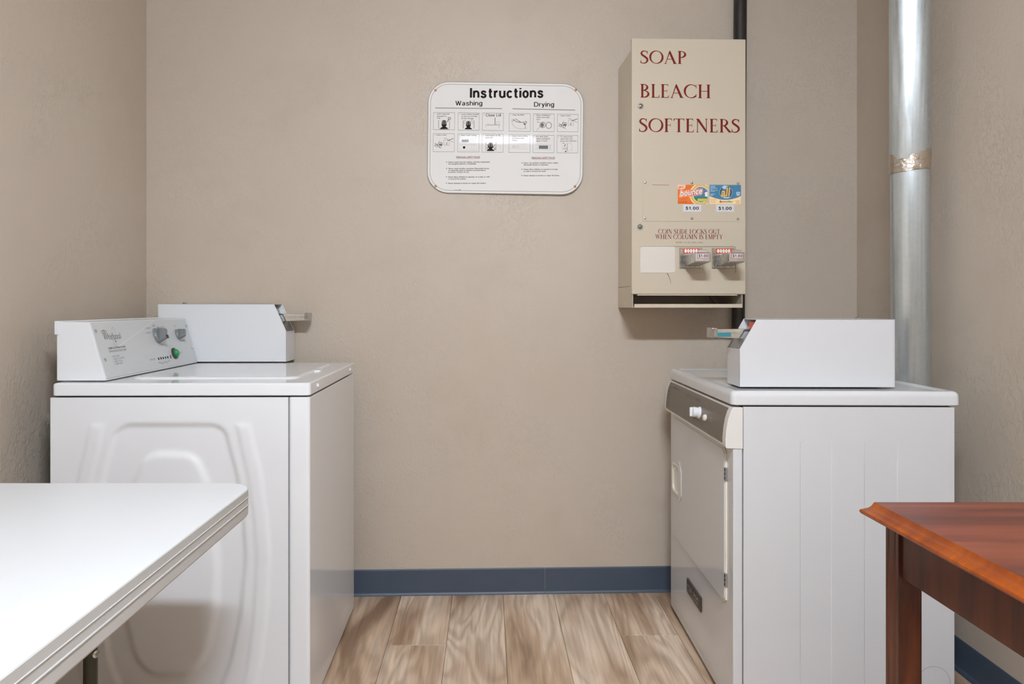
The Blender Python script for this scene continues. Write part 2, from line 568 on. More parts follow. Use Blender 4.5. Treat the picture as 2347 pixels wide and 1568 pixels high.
    if ch == 'K':
        stem(0.17); G.append(('p', [(0.24, 0.45), (0.28, 0.45), (0.66, 0.97), (0.60, 0.97)])); G.append(('p', [(0.32, 0.56), (0.44, 0.64), (0.80, 0.0), (0.62, 0.0)]))
        serif(0.62, 1, 0.05, True); return G, 0.80
    if ch == 'U':
        stem(0.17, 0.3, a=False); stem(0.68, 0.3, w=t, a=False); bow(0.4, 0.32, 0.255, 0.30, 180, 360); return G, 0.84
    if ch == 'M':
        stem(0.14, w=t); stem(0.82); G.append(('p', [(0.08, 1.0), (0.24, 1.0), (0.52, 0.2), (0.48, 0.0), (0.44, 0.0)])); G.append(('p', [(0.44, 0.0), (0.49, 0.0), (0.80, 1.0), (0.75, 1.0)])); return G, 1.0
    if ch == 'W':
        for o in (0.0, 0.40):
            G.append(('p', [(0.08 + o, 1.0), (0.22 + o, 1.0), (0.40 + o, 0.22), (0.34 + o, 0.0)])); G.append(('p', [(0.33 + o, 0.0), (0.37 + o, 0.0), (0.58 + o, 1.0), (0.53 + o, 1.0)]))
        serif(0.14, 1, 0.12, True); serif(0.96, 1, 0.05, True); return G, 1.12
    if ch == 'Y':
        stem(0.38, 0, 0.5, b=False); G.append(('p', [(0.06, 1.0), (0.22, 1.0), (0.44, 0.48), (0.34, 0.42)])); G.append(('p', [(0.40, 0.48), (0.44, 0.46), (0.70, 1.0), (0.64, 1.0)]))
        serif(0.13, 1, 0.12, True); serif(0.66, 1, 0.05, True); return G, 0.74
    return G, 0.34

def roman_text(mb, P, txt, x0, x1, y0, y1, m=0, lift=0.0):
    adv = sum(roman(c)[1] for c in txt)
    kx = (x1 - x0) / adv; ky = y1 - y0
    x = x0
    for c in txt:
        G, a = roman(c)
        for g in G:
            Q = lambda p, q, l, x=x: P(x + p * kx, y0 + q * ky, l)
            if g[0] == 'p': fillp(mb, Q, g[1], m, lift)
            else: stroke(mb, Q, g[1], g[2], m, lift)
        x += a * kx

def grot(ch):
    """plain grotesque letter of cap height 1 as centre lines, and its width"""
    arch = smooth([(0, 0.42), (0.05, 0.58), (0.20, 0.66), (0.36, 0.60), (0.42, 0.44)], 4)
    bowl = ell(0.21, 0.345, 0.21, 0.315, 0, 360, 22); bowl = bowl + bowl[:2]
    g = {
        'I': ([[(0, 0), (0, 1)]], 0.0), 'l': ([[(0, 0), (0, 1)]], 0.0), 'i': ([[(0, 0), (0, 0.72)], [(0, 0.86), (0, 1)]], 0.0),
        'n': ([[(0, 0), (0, 0.72)], arch + [(0.42, 0)]], 0.42), 'h': ([[(0, 0), (0, 1)], arch + [(0.42, 0)]], 0.42),
        'u': ([[(0.42, 0), (0.42, 0.72)], [(0.42 - p[0], 0.70 - p[1]) for p in arch] + [(0, 0.72)]], 0.42),
        'r': ([[(0, 0), (0, 0.72)], smooth([(0, 0.40), (0.05, 0.56), (0.15, 0.64), (0.26, 0.66)], 4)], 0.21),
        't': ([smooth([(0.14, 0.93), (0.14, 0.5), (0.14, 0.18), (0.18, 0.06), (0.33, 0.04)], 4), [(0, 0.65), (0.32, 0.65)]], 0.30),
        's': ([smooth([(0.38, 0.50), (0.33, 0.61), (0.20, 0.66), (0.07, 0.61), (0.05, 0.49), (0.15, 0.39), (0.32, 0.32), (0.39, 0.20), (0.33, 0.08), (0.19, 0.04), (0.06, 0.08), (0.01, 0.20)], 4)], 0.40),
        'c': ([ell(0.21, 0.345, 0.21, 0.315, 38, 322, 20)], 0.35), 'o': ([bowl], 0.42),
        'e': ([[(0.02, 0.33), (0.42, 0.33)], ell(0.21, 0.345, 0.21, 0.315, 0, 318, 22)], 0.42),
        'a': ([smooth([(0.03, 0.50), (0.09, 0.62), (0.21, 0.66), (0.34, 0.62), (0.38, 0.48), (0.38, 0.16), (0.42, 0.02)], 4), smooth([(0.38, 0.42), (0.2, 0.36), (0.05, 0.28), (0.02, 0.14), (0.10, 0.05), (0.23, 0.05), (0.35, 0.14), (0.38, 0.26)], 4)], 0.42),
        'g': ([bowl, smooth([(0.42, 0.72), (0.42, 0.3), (0.42, -0.06), (0.36, -0.19), (0.21, -0.23), (0.07, -0.19), (0.02, -0.10)], 4)], 0.42),
        'd': ([bowl, [(0.42, 0), (0.42, 1)]], 0.42),
        'y': ([[(0, 0.72), (0.20, 0.02)], smooth([(0.40, 0.72), (0.30, 0.37), (0.20, 0.02), (0.14, -0.16), (0.02, -0.22)], 4)], 0.40),
        'W': ([[(0, 1), (0.23, 0)], [(0.22, 0), (0.44, 0.98)], [(0.42, 0.98), (0.64, 0)], [(0.63, 0), (0.86, 1)]], 0.86),
        'D': ([[(0, 0), (0, 1)], smooth([(0, 0.94), (0.28, 0.94), (0.50, 0.82), (0.58, 0.5), (0.50, 0.18), (0.28, 0.06), (0, 0.06)], 5)], 0.58),
        'C': ([ell(0.34, 0.5, 0.34, 0.45, 42, 318, 26)], 0.62), 'L': ([[(0, 0), (0, 1)], [(0, 0.06), (0.46, 0.06)]], 0.46),
        '1': ([[(0.24, 0), (0.24, 1)], [(0.02, 0.70), (0.24, 0.92)]], 0.30), '.': ([[(0.04, 0), (0.04, 0.15)]], 0.08),
        '0': ([(lambda q: q + q[:2])(ell(0.23, 0.5, 0.23, 0.45, 0, 360, 24))], 0.46),
        '$': ([smooth([(0.44, 0.74), (0.38, 0.88), (0.23, 0.94), (0.08, 0.88), (0.05, 0.72), (0.16, 0.58), (0.34, 0.46), (0.45, 0.30), (0.38, 0.12), (0.23, 0.06), (0.07, 0.11), (0.0, 0.26)], 4), [(0.23, -0.1), (0.23, 1.1)]], 0.46),
    }
    return g.get(ch, ([], 0.22))

def sans(mb, P, txt, x0, x1, base, cap, w=0.18, m=0, lift=0.0):
    gap = 0.085 + w
    adv = [grot(c)[1] + gap for c in txt]
    kx = (x1 - x0) / (sum(adv) - gap + w); x = w / 2
    for c, a in zip(txt, adv):
        for ln in grot(c)[0]:
            ww = w * 0.5 if (c == '$' and len(ln) == 2) else w
            stroke(mb, lambda p, q, l, x=x: P(x0 + (x + p) * kx, base + q * cap, l), ln, ww, m, lift)
        x += a

def faint_line(mb, P, words, x0, x1, base, cap, w, m=0, lift=0.0):
    """a line of print too small to read: letter-sized upright and level ticks"""
    n = sum(words) + len(words) - 1
    st = (x1 - x0) / n; x = x0
    for wd in words:
        for _ in range(wd):
            a, c = x + 0.12 * st, x + 0.80 * st
            stroke(mb, P, [(a, base), (a, base + cap)], w, m, lift)
            yy = base + cap * random.choice((0.06, 0.5, 0.94))
            stroke(mb, P, [(a, yy), (c, yy)], w, m, lift)
            if random.random() < 0.5: stroke(mb, P, [(c, base), (c, base + cap)], w, m, lift)
            x += st
        x += st

# ------------------------------------------------------------------ the room
CEIL = 2.50
YB = -3.0
def back_y(x): return 2.8976 + 0.034 * x
def right_x(y): return 1.4686 - 0.02 * (2.9475 - y)
LX = -1.311

b = MB(); b.box(-1.6, 1.75, YB - 0.15, 3.15, -0.14, -0.004); floor = struct('floor', b, 'gap')
# vinyl planks, each a piece of its own
PW = 0.197; PL = 1.2
joints = {-2: 2.458, 2: 2.533, -1: 1.95, 0: 3.02, 1: 2.10, -3: 1.90, 3: 1.80, -4: 2.62}
plank_cache = {}
def plank(x0, y0, y1):
    key = round(y1 - y0, 3)
    if key not in plank_cache:
        q = MB(); h = key / 2
        g = 0.00045
        q.rings([[(-PW / 2 + g, -h + g, -0.004), (PW / 2 - g, -h + g, -0.004), (PW / 2 - g, h - g, -0.004), (-PW / 2 + g, h - g, -0.004)],
                 [(-PW / 2 + g, -h + g, -0.0012), (PW / 2 - g, -h + g, -0.0012), (PW / 2 - g, h - g, -0.0012), (-PW / 2 + g, h - g, -0.0012)],
                 [(-PW / 2 + .0012, -h + .0012, 0), (PW / 2 - .0012, -h + .0012, 0), (PW / 2 - .0012, h - .0012, 0), (-PW / 2 + .0012, h - .0012, 0)]])
        plank_cache[key] = q.mesh('plank', 'plank')
    o = link('plank', plank_cache[key], floor, False)
    o.location = (x0 + PW / 2, (y0 + y1) / 2, 0)
for n in range(-8, 8):
    x0 = 0.061 + PW * n
    if x0 > 1.6 or x0 + PW < -1.5: continue
    j = joints.get(n, 2.0 + (n * 0.37) % 1.2)
    while j < 3.0: j += PL
    while j > YB - 0.05:
        a, c = max(j - PL, YB - 0.05), min(j, 3.02)
        if c - a > 0.01: plank(x0, a, c)
        j -= PL

b = MB(); b.prism([(LX - 0.12, back_y(LX - 0.12)), (1.60, back_y(1.60)), (1.60, back_y(1.60) + 0.1), (LX - 0.12, back_y(LX - 0.12) + 0.1)], 'z', 0, CEIL)
struct('wall_back', b, 'wall')
b = MB(); b.box(LX - 0.1, LX, YB, back_y(LX), 0, CEIL); struct('wall_left', b, 'wall')
b = MB(); yb = 2.9475; b.prism([(right_x(YB), YB), (right_x(yb), yb), (right_x(yb) + 0.1, yb), (right_x(YB) + 0.1, YB)], 'z', 0, CEIL); struct('wall_right', b, 'wall')
b = MB(); b.box(LX - 0.1, 1.5, YB - 0.1, YB, 0, CEIL); struct('wall_front', b, 'wall')
b = MB(); b.box(-1.6, 1.75, YB - 0.15, 3.15, CEIL, CEIL + 0.1); struct('ceiling', b, 'ceiling_white')

lm = NT('lamp_tube'); lm.set(Base_Color=(0.9, 0.9, 0.9, 1), Emission_Color=LAMP_COLOUR, Emission_Strength=LAMP_STRENGTH); MATS['lamp_tube'] = lm.mat
cl = empty('ceiling_light', LAMP_AT, 0, 'fluorescent ceiling light mirrored as a glare on the glossy sign', 'light')
b = MB(); b.box(-0.31, 0.31, -0.05, 0.05, 0.055, CEIL - LAMP_AT[2], 0.004, 2); b.box(-0.31, 0.31, -0.060, -0.056, 0.001, 0.075); b.box(-0.31, 0.31, 0.056, 0.060, 0.001, 0.075); b.box(-0.31, -0.292, -0.03, 0.03, -0.05, 0.06, 0.003, 1); b.box(0.292, 0.31, -0.03, 0.03, -0.05, 0.06, 0.003, 1); b.build('housing', 'ceiling_white', cl)  # side skirts added to cut the tube's light on the upper walls
b = MB(); b.lathe([(0.04, -0.29), (0.045, -0.28), (0.045, 0.28), (0.04, 0.29)], (0, 0, 0), (1, 0, 0), 20); b.build('lamp_tube', 'lamp_tube', cl, wn=False, angle=50)

# vinyl cove base: flat band with a flared toe
def cove(mb, p0, p1, nrm, m=0):
    prof = [(0.0, 0.0), (0.013, 0.0), (0.0125, 0.0025), (0.0085, 0.009), (0.006, 0.012), (0.0045, 0.0125), (0.0035, 0.016), (0.003, 0.094), (0.002, 0.0985), (0.0, 0.1)]
    r = []
    for p in (p0, p1):
        r.append([(p[0] + nrm[0] * o, p[1] + nrm[1] * o, z) for o, z in prof])
    mb.rings(r, m)
nb = (0.034, -1.0)
bb = empty('baseboard_back', (0, back_y(0), 0), kind='structure')
JX = 0.2255
for xa, xb_ in ((LX, JX - 0.0006), (JX + 0.0006, 1.45)):
    b = MB(); cove(b, (xa, 0.034 * xa), (xb_, 0.034 * xb_), nb); b.build('base_strip', 'vinyl_base', bb, wn=False, angle=50)
b = MB(); cove(b, (right_x(2.93), 2.93), (right_x(YB), YB), (-1, 0)); struct('baseboard_right', b, 'vinyl_base')
b = MB(); cove(b, (LX, YB), (LX, 2.84), (1, 0)); struct('baseboard_left', b, 'vinyl_base')

# ------------------------------------------------------------------ washer
wash = empty('washing_machine', (-0.4848, 2.025, 0), math.radians(0.73), 'white top-load coin-operated washing machine with sloped control panel, left of the aisle', 'washer')
ZT = 0.9142
b = MB(); b.box(-0.698, -0.012, 0.014, 0.724, 0.03, 0.876); b.build('chassis', 'chassis', wash)
# side panel pressed with a vase-shaped relief
def interp(tab, x):
    if x <= tab[0][0]: return tab[0][1]
    for (a, u), (c, w) in zip(tab, tab[1:]):
        if x <= c:
            t = (x - a) / (c - a)
            t = t * t * (3 - 2 * t) * 0.35 + t * 0.65
            return u + (w - u) * t
    return tab[-1][1]
def sst(e, s):
    t = max(0.0, min(1.0, (e - s) / (2 * e)))
    return t * t * t * (t * (6 * t - 15) + 10)
WO = [(960, 162), (1000, 172), (1100, 194), (1200, 207), (1280, 212), (1400, 206), (1500, 194), (1620, 172)]
WM = [(960, 112), (1000, 128), (1100, 152), (1200, 166), (1280, 170), (1400, 160), (1500, 140), (1600, 108)]
WI = [(1030, 56), (1060, 66), (1110, 84), (1200, 100), (1300, 108), (1400, 104), (1480, 88), (1545, 60)]
def relief(u, v):
    du = abs(u - 392.0)
    def shape(w, top, bot, e, r):
        ax, ay = du - w + r, max(top - v, v - bot) + r
        s = math.hypot(max(ax, 0), max(ay, 0)) + min(max(ax, ay), 0) - r
        return sst(e, s)
    y = 0.0
    y += 0.0065 * shape(interp(WM, v), 974, 1600, 9, 26)
    y -= 0.0085 * shape(interp(WI, v), 1040, 1545, 14, 34)
    s = max(abs(du - interp(WO, v)) - 15, 974 - v, v - 1610)
    y -= 0.0035 * sst(8, s)
    return y
b = MB()
NX, NZ = 128, 170
k = 0.001191
xs = [-0.703 + 0.644 * i / NX for i in range(NX + 1)]
zs = [0.008 + 0.867 * j / NZ for j in range(NZ + 1)]
vs = []
for z in zs:
    for x in xs:
        u = 1117 + (x - 0.4848) / k; v = 701 + (1.125 - z) / k
        vs.append((x, relief(u, v), z))
fs = [(j * (NX + 1) + i, j * (NX + 1) + i + 1, (j + 1) * (NX + 1) + i + 1, (j + 1) * (NX + 1) + i) for j in range(NZ) for i in range(NX)]
b.add(vs, fs)
loop = [(i, 0) for i in range(NX + 1)] + [(NX, j) for j in range(1, NZ + 1)] + [(i, NZ) for i in range(NX - 1, -1, -1)] + [(0, j) for j in range(NZ - 1, 0, -1)]
o0 = len(b.v)
for i, j in loop:
    x, z = xs[i], zs[j]
    b.v.append((x + (0.0015 if i == 0 else -0.0015 if i == NX else 0) * 0, 0.012, z))
nl = len(loop)
for q in range(nl):
    i, j = loop[q]; i2, j2 = loop[(q + 1) % nl]
    b.f.append((j * (NX + 1) + i, j2 * (NX + 1) + i2, o0 + (q + 1) % nl, o0 + q)); b.m.append(0)
b.build('side_panel', 'enamel_satin', wash, wn=False, angle=50)
# wrap-round front
b = MB(); b.prism(rrect(-0.0575, 0, 0.0, 0.729, 0.009, 4), 'z', 0.008, 0.8755, 0.003, 2, only='rim'); b.build('front_panel', 'enamel', wash)
for fx, fy in ((-0.66, 0.05), (-0.66, 0.68), (-0.05, 0.05), (-0.05, 0.68)):
    b = MB(); b.lathe([(0.02, 0), (0.022, 0.004), (0.02, 0.032)], (fx, fy, 0), (0, 0, 1), 16); b.build('foot', 'rubber', wash)
# top with hinged lid
b = MB()
rr = rrect(-0.700, 0.001, 0.0, 0.730, 0.012, 5)
def inset_ring(pts, d, z, cx, cy, hx, hy):
    return [(cx + (p[0] - cx) * (hx - d) / hx, cy + (p[1] - cy) * (hy - d) / hy, z) for p in pts]
cxw, cyw, hxw, hyw = -0.3495, 0.365, 0.3505, 0.365
R_ = lambda d, z: inset_ring(rr, d, z, cxw, cyw, hxw, hyw)
b.rings([R_(0.002, 0.8795), R_(0.0, 0.8815), R_(0.0, 0.908), R_(0.001, 0.9115), R_(0.0035, 0.9135), R_(0.007, ZT)])
b.build('top_panel', 'enamel_lid', wash)
b = MB()
lr = rrect(-0.545, -0.068, 0.128, 0.634, 0.03, 5)
Rl = lambda d, z: inset_ring(lr, d, z, -0.3065, 0.381, 0.2385, 0.253)
b.rings([Rl(-0.0035, ZT - 0.002), Rl(-0.0035, ZT + 0.0015), Rl(0.0, ZT + 0.0042), Rl(0.008, ZT + 0.0052), Rl(0.02, ZT + 0.0042)])
lid = b.build('lid', 'enamel_lid', wash)
b = MB(); b.prism(rrect(-0.072, -0.046, 0.35, 0.41, 0.010, 4), 'z', ZT - 0.001, ZT + 0.0046, 0.0015, 2, only='rim'); b.build('finger_tab', 'enamel_lid', lid)
for yy in (0.093, 0.626):
    b = MB(); b.lathe([(0.0062, 0), (0.0062, 0.0012), (0.005, 0.003), (0.002, 0.0038)], (0.001, yy, 0.897), (1, 0, 0), 16)
    b.box(0.004, 0.0056, yy - 0.0035, yy + 0.0035, 0.8963, 0.8977, m=0); b.box(0.004, 0.0056, yy - 0.0007, yy + 0.0007, 0.8935, 0.9005, m=0)
    b.build('screw', 'enamel', wash)
# control console
b = MB()
cp = [(-0.709, 0.9165), (-0.5725, 0.9165), (-0.6205, 1.080), (-0.709, 1.080)]
b.prism(cp, 'y', 0.040, 0.712, 0.003, 2)
b.box(-0.7135, -0.700, 0.037, 0.715, 1.045, 1.083, 0.0015)
cons = b.build('control_console', 'enamel_satin', wash)
LB = math.hypot(0.164, 0.048)
ex = Vector((-0.048, 0, 0.164)) / LB       # up the sloped face
en = Vector((0.164, 0, 0.048)) / LB        # out of the face
def PF(a, bb_, l=0.0):
    return tuple(Vector((-0.5718, a, 0.9165)) + ex * bb_ + en * (0.0012 + l))
b = MB()
q = [PF(a, c, 0.0004) for a, c in ((0.044, 0.006), (0.709, 0.006), (0.709, 0.167), (0.044, 0.167))]
q0 = [PF(a, c, -0.002) for a, c in ((0.044, 0.006), (0.709, 0.006), (0.709, 0.167), (0.044, 0.167))]
b.rings([q0, q])
face = b.build('control_face', 'panel_grey', cons)
b = MB()
fillp(b, PF, [(0.442, 0.1665), (0.452, 0.1665), (0.163, 0.0915), (0.155, 0.0915)], 0, 0.0007)
text(b, PF, 'Whirlpool', 0.090, 0.1150, 0.019, 0.100, 5, 0.0, lift=0.0008)
stroke(b, PF, ell(0.101, 0.1395, 0.015, 0.0045), 0.0014, 5, 0.0008, True)
stroke(b, PF, ell(0.101, 0.1395, 0.005, 0.0022), 0.0010, 1, 0.0008, True)
sw = [(0.150 + 0.011 * math.cos(t) + 0.016 * math.sin(t) * 0.5, 0.121 + 0.030 * math.sin(t) ) for t in [math.pi * 2 * i / 24 for i in range(24)]]
stroke(b, PF, sw, 0.0011, 2, 0.0009, True)
fillp(b, PF, ell(0.152, 0.108, 0.0022, 0.0026), 4, 0.0009)
text(b, PF, 'COMMERCIAL AUTOMATIC WASHER', 0.097, 0.0875, 0.0048, 0.104, 5, 0.02, lift=0.0008)
text(b, PF, 'OPERATING INSTRUCTIONS', 0.097, 0.0775, 0.0062, 0.104, 2, 0.0, lift=0.0008)
for i, (s_, w_) in enumerate((('ADD SOAP', 0.042), ('LOAD CLOTHES', 0.066), ('SELECT CYCLE', 0.046), ('INSERT COINS', 0.040))):
    text(b, PF, s_, 0.107 + 0.003 * i, 0.0625 - 0.0075 * i, 0.0046, w_, 2, lift=0.0008)
    text(b, PF, str(i + 1), 0.097 + 0.003 * i, 0.0625 - 0.0075 * i, 0.0046, None, 2, lift=0.0008)
text(b, PF, 'WARM', 0.418, 0.1455, 0.0055, 0.022, 2, lift=0.0008)
text(b, PF, 'DELICATES', 0.452, 0.1385, 0.0055, 0.06, 2, lift=0.0008)
text(b, PF, 'BRIGHT', 0.372, 0.1385, 0.0055, 0.035, 2, lift=0.0008)
text(b, PF, 'WHITES', 0.362, 0.1230, 0.0055, 0.035, 2, lift=0.0008)
text(b, PF, 'CYCLE', 0.430, 0.0790, 0.0055, 0.03, 2, lift=0.0008)
text(b, PF, 'HOT', 0.592, 0.1400, 0.0045, 0.016, 2, lift=0.0008)
text(b, PF, 'TEMPERATURE', 0.598, 0.0850, 0.0055, 0.052, 2, lift=0.0008)
text(b, PF, 'START', 0.560, 0.0430, 0.0065, 0.035, 2, lift=0.0008)
text(b, PF, 'STATUS', 0.335, 0.0355, 0.0055, 0.038, 2, lift=0.0008)
for i, s_ in enumerate(('WASH', 'RINSE', 'SPIN', 'LID', 'DONE')):
    text(b, PF, s_, 0.388 + 0.0185 * i, 0.0225 - 0.004 * (i % 2), 0.0034, 0.016, 2, lift=0.0008)
stroke(b, PF, ell(0.432, 0.1185, 0.026, 0.020, 60, 200), 0.0022, 3, 0.0008)
stroke(b, PF, ell(0.602, 0.1160, 0.018, 0.015, 60, 200), 0.0010, 2, 0.0008)
b.build('print', ['panel_stripe', 'print_dark', 'print_grey', 'print_blue', 'print_red', 'print_mid'], face, wn=False, fix=False)
def dial(a0, c0, r, hgt, name, tip):
    d = MB()
    O = PF(a0, c0)
    d.lathe([(r, 0), (r, 0.003), (r * 0.9, 0.006), (r * 0.86, hgt * 0.35)], O, en, 28)
    # raised grip bar across the dial
    pr = [(-0.30, -1.0), (0.30, -1.0), (0.36, 0.0), (0.30, 1.0), (-0.30, 1.0), (-0.36, 0.0)]
    ang = math.radians(-28)
    bot, top_ = [], []
    for p_, q_ in pr:
        a_, c_ = p_ * math.cos(ang) - q_ * math.sin(ang), p_ * math.sin(ang) + q_ * math.cos(ang)
        bot.append(Vector(O) + Vector((0, 1, 0)) * a_ * r + ex * c_ * r + en * 0.004)
        top_.append(Vector(O) + Vector((0, 1, 0)) * a_ * r * 0.78 + ex * c_ * r * 0.66 + en * hgt)
    d.rings([bot, top_])
    ob = d.build(name, 'knob_grey', cons)
    if tip:
        d = MB()
        c2 = Vector(O) + Vector((0, 1, 0)) * (0.0) + ex * (-r * 0.42) + en * (hgt + 0.0004)
        sd = Vector((0, 1, 0)) * 0.006; up_ = ex * 0.006
        d.rings([[c2 - sd - up_, c2 + sd - up_, c2 + sd + up_, c2 - sd + up_], [c2 - sd - up_ + en * .002, c2 + sd - up_ + en * .002, c2 + sd + up_ + en * .002, c2 - sd + up_ + en * .002]])
        d.build('pointer', 'black_plastic', ob)
dial(0.436, 0.1125, 0.026, 0.032, 'dial', True)
dial(0.604, 0.1110, 0.019, 0.028, 'dial', False)
b = MB(); b.lathe([(0.0195, 0), (0.0195, 0.0045), (0.0165, 0.0065), (0.0135, 0.0065)], PF(0.527, 0.0462), en, 28); btn = b.build('start_button', 'badge_dark', cons)
b = MB(); b.lathe([(0.0132, 0.004), (0.0132, 0.011), (0.011, 0.015), (0.006, 0.017), (0.001, 0.0175)], PF(0.527, 0.0462), en, 24); b.build('button_cap', 'green_button', btn)
for i in range(5):
    b = MB(); b.lathe([(0.0042, 0), (0.0042, 0.001), (0.003, 0.0018)], PF(0.398 + 0.0176 * i, 0.0370), en, 14); b.build('indicator', 'black_plastic', cons)
b = MB(); b.rings([[PF(0.489, 0.031), PF(0.493, 0.031), PF(0.493, 0.042), PF(0.489, 0.042)], [PF(0.489, 0.031, .0015), PF(0.493, 0.031, .0015), PF(0.493, 0.042, .0015), PF(0.489, 0.042, .0015)]]); b.build('indicator', 'black_plastic', cons)
for a_, c_ in ((0.057, 0.1425), (0.062, 0.0585), (0.700, 0.1400), (0.694, 0.0580)):
    b = MB(); b.lathe([(0.0055, 0), (0.0055, 0.001), (0.0045, 0.003), (0.002, 0.0042)], PF(a_, c_), en, 16); b.build('screw', 'chrome', cons)

def coin_box(parent, x_end, x_knee, x_top, y0, y1, z0, zk, zt, sgn, tab, paint='enamel_satin'):
    """sheet-metal meter case; open sloped end holds a chrome coin slide. sgn = +1: slide towards +x"""
    th = 0.0022
    m_ = MB()
    prof = [(x_end, z0), (x_knee, z0), (x_knee, zk), (x_top, zt), (x_end, zt)]
    for ya, yb_ in ((y0, y0 + th), (y1 - th, y1)):
        m_.prism(prof, 'y', ya, yb_, 0.0006, 1)
    xa, xb_ = sorted((x_end, x_end + sgn * th)); m_.box(xa, xb_, y0, y1, z0, zt)
    xa, xb_ = sorted((x_end, x_top)); m_.box(xa, xb_, y0, y1, zt - th, zt, 0.0006, 1)
    xa, xb_ = sorted((x_knee - sgn * th, x_knee)); m_.box(xa, xb_, y0, y1, z0, zk, 0.0006, 1)
    ob = m_.build('coin_box', paint, parent)
    # recessed sloped plate
    dx, dz = x_top - x_knee, zt - zk
    L = math.hypot(dx, dz)
    nx, nz = sgn * dz / L, sgn * -dx / L
    def S(t, y, d): return (x_knee + dx * t - nx * d, y, zk + dz * t - nz * d)
    m_ = MB()
    y2, y3 = y0 + th + 0.0005, y1 - th - 0.0005
    m_.rings([[S(0.0, y2, 0.003), S(0.0, y3, 0.003), S(0.60, y3, 0.003), S(0.60, y2, 0.003)], [S(0.0, y2, 0.006), S(0.0, y3, 0.006), S(0.60, y3, 0.006), S(0.60, y2, 0.006)]])
    m_.rings([[S(0.45, y2, 0.020), S(0.45, y3, 0.020), S(0.97, y3, 0.020), S(0.97, y2, 0.020)], [S(0.45, y2, 0.024), S(0.45, y3, 0.024), S(0.97, y3, 0.024), S(0.97, y2, 0.024)]])
    m_.build('face_plate', 'steel_plate', ob)
    # slide
    ym = (y0 + y1) / 2
    zc = zk + dz * 0.52
    xs_ = x_knee + dx * 0.52
    m_ = MB()
    xt = tab
    prof = [(xs_ - sgn * 0.025, zc - 0.018), (xt - sgn * 0.012, zc - 0.0125), (xt - sgn * 0.012, zc + 0.0125), (xs_ - sgn * 0.025, zc + 0.0130)]
    m_.prism(prof, 'y', ym - 0.027, ym + 0.027, 0.002, 2)
    xa, xb_ = sorted((xs_ + sgn * 0.006, xt - sgn * 0.014))
    m_.box(xa + 0.004, xb_ - 0.001, ym - 0.0285, ym - 0.026, zc - 0.0015, zc + 0.003, 0.0008, 1)
    sl = m_.build('coin_slide', 'chrome', ob)
    m_ = MB()
    xa, xb_ = sorted((xt - sgn * 0.016, xt))
    m_.box(xa, xb_, ym - 0.030, ym + 0.030, zc - 0.014, zc + 0.0155, 0.003, 2)
    m_.box(xa + 0.004, xb_ - 0.004, ym - 0.0315, ym - 0.029, zc - 0.008, zc + 0.009, 0.001, 1)
    m_.build('push_end', 'chrome_satin', ob)
    m_ = MB(); m_.lathe([(0.0075, 0), (0.0075, 0.004), (0.006, 0.0055)], (x_end + sgn * 0.075, (y0 + y1) / 2, zt), (0, 0, 1), 18); m_.build('lock', 'chrome_satin', ob)
    return ob
cb = coin_box(wash, -0.720, -0.248, -0.294, 0.716, 0.836, 0.9185, 1.030, 1.132, 1, -0.173)

# ------------------------------------------------------------------ dryer
dry = empty('clothes_dryer', (0.664, 2.006, 0), math.radians(-1.1), 'white front-load coin-operated clothes dryer with taupe control strip, right of the aisle', 'dryer')
DY = 0.742
b = MB(); b.box(0.029, 0.586, 0.010, DY - 0.004, 0.03, 0.853); b.build('chassis', 'gap', dry)
# side panel with shallow pressed strips
strips = [(0.181, 0.265), (0.353, 0.441)]
xs = [0.0285]
for a_, c_ in strips: xs += [a_ - 0.0012, a_ + 0.0012, c_ - 0.0012, c_ + 0.0012]
xs += [0.592]
zs = [0.022, 0.09, 0.16, 0.70, 0.758, 0.8515]
b = MB(); vs = []
for j, z in enumerate(zs):
    for x in xs:
        d = 0.0
        if 2 <= j <= 3 and any(a_ < x < c_ for a_, c_ in strips): d = 0.0016
        vs.append((x, d, z))
n = len(xs)
fs = [(j * n + i, j * n + i + 1, (j + 1) * n + i + 1, (j + 1) * n + i) for j in range(len(zs) - 1) for i in range(n - 1)]
b.add(vs, fs)
b.rings([[(0.0285, 0, 0.022), (0.592, 0, 0.022), (0.592, 0, 0.8515), (0.0285, 0, 0.8515)], [(0.0285, 0.010, 0.022), (0.592, 0.010, 0.022), (0.592, 0.010, 0.8515), (0.0285, 0.010, 0.8515)]], cap=False)
sp = b.build('side_panel', 'dryer_satin', dry, wn=False, angle=5)
b = MB(); b.lathe([(0.0438, 0), (0.0438, 0.0004), (0.0448, 0.0004), (0.0448, 0)], (0.537, 0.0001, 0.110), (0, -1, 0), 48, cap=False); b.build('vent_knockout', 'print_grey', sp, wn=False)
b = MB(); b.box(0.586, 0.592, 0.010, DY, 0.022, 0.8515); b.build('back_panel', 'dryer_satin', dry)
b = MB(); b.box(0.0285, 0.592, DY - 0.006, DY, 0.022, 0.8515); b.build('side_panel', 'dryer_satin', dry)
# front
b = MB(); b.prism(rrect(0.001, 0.0265, 0.001, DY - 0.001, 0.003, 3), 'z', 0.018, 0.742, 0.002, 2, only='rim'); fp = b.build('front_panel', 'dryer_enamel', dry)
for fx, fy in ((0.05, 0.05), (0.05, 0.70), (0.55, 0.05), (0.55, 0.70)):
    b = MB(); b.lathe([(0.02, 0), (0.022, 0.004), (0.018, 0.03)], (fx, fy, 0), (0, 0, 1), 16); b.build('foot', 'rubber', dry)
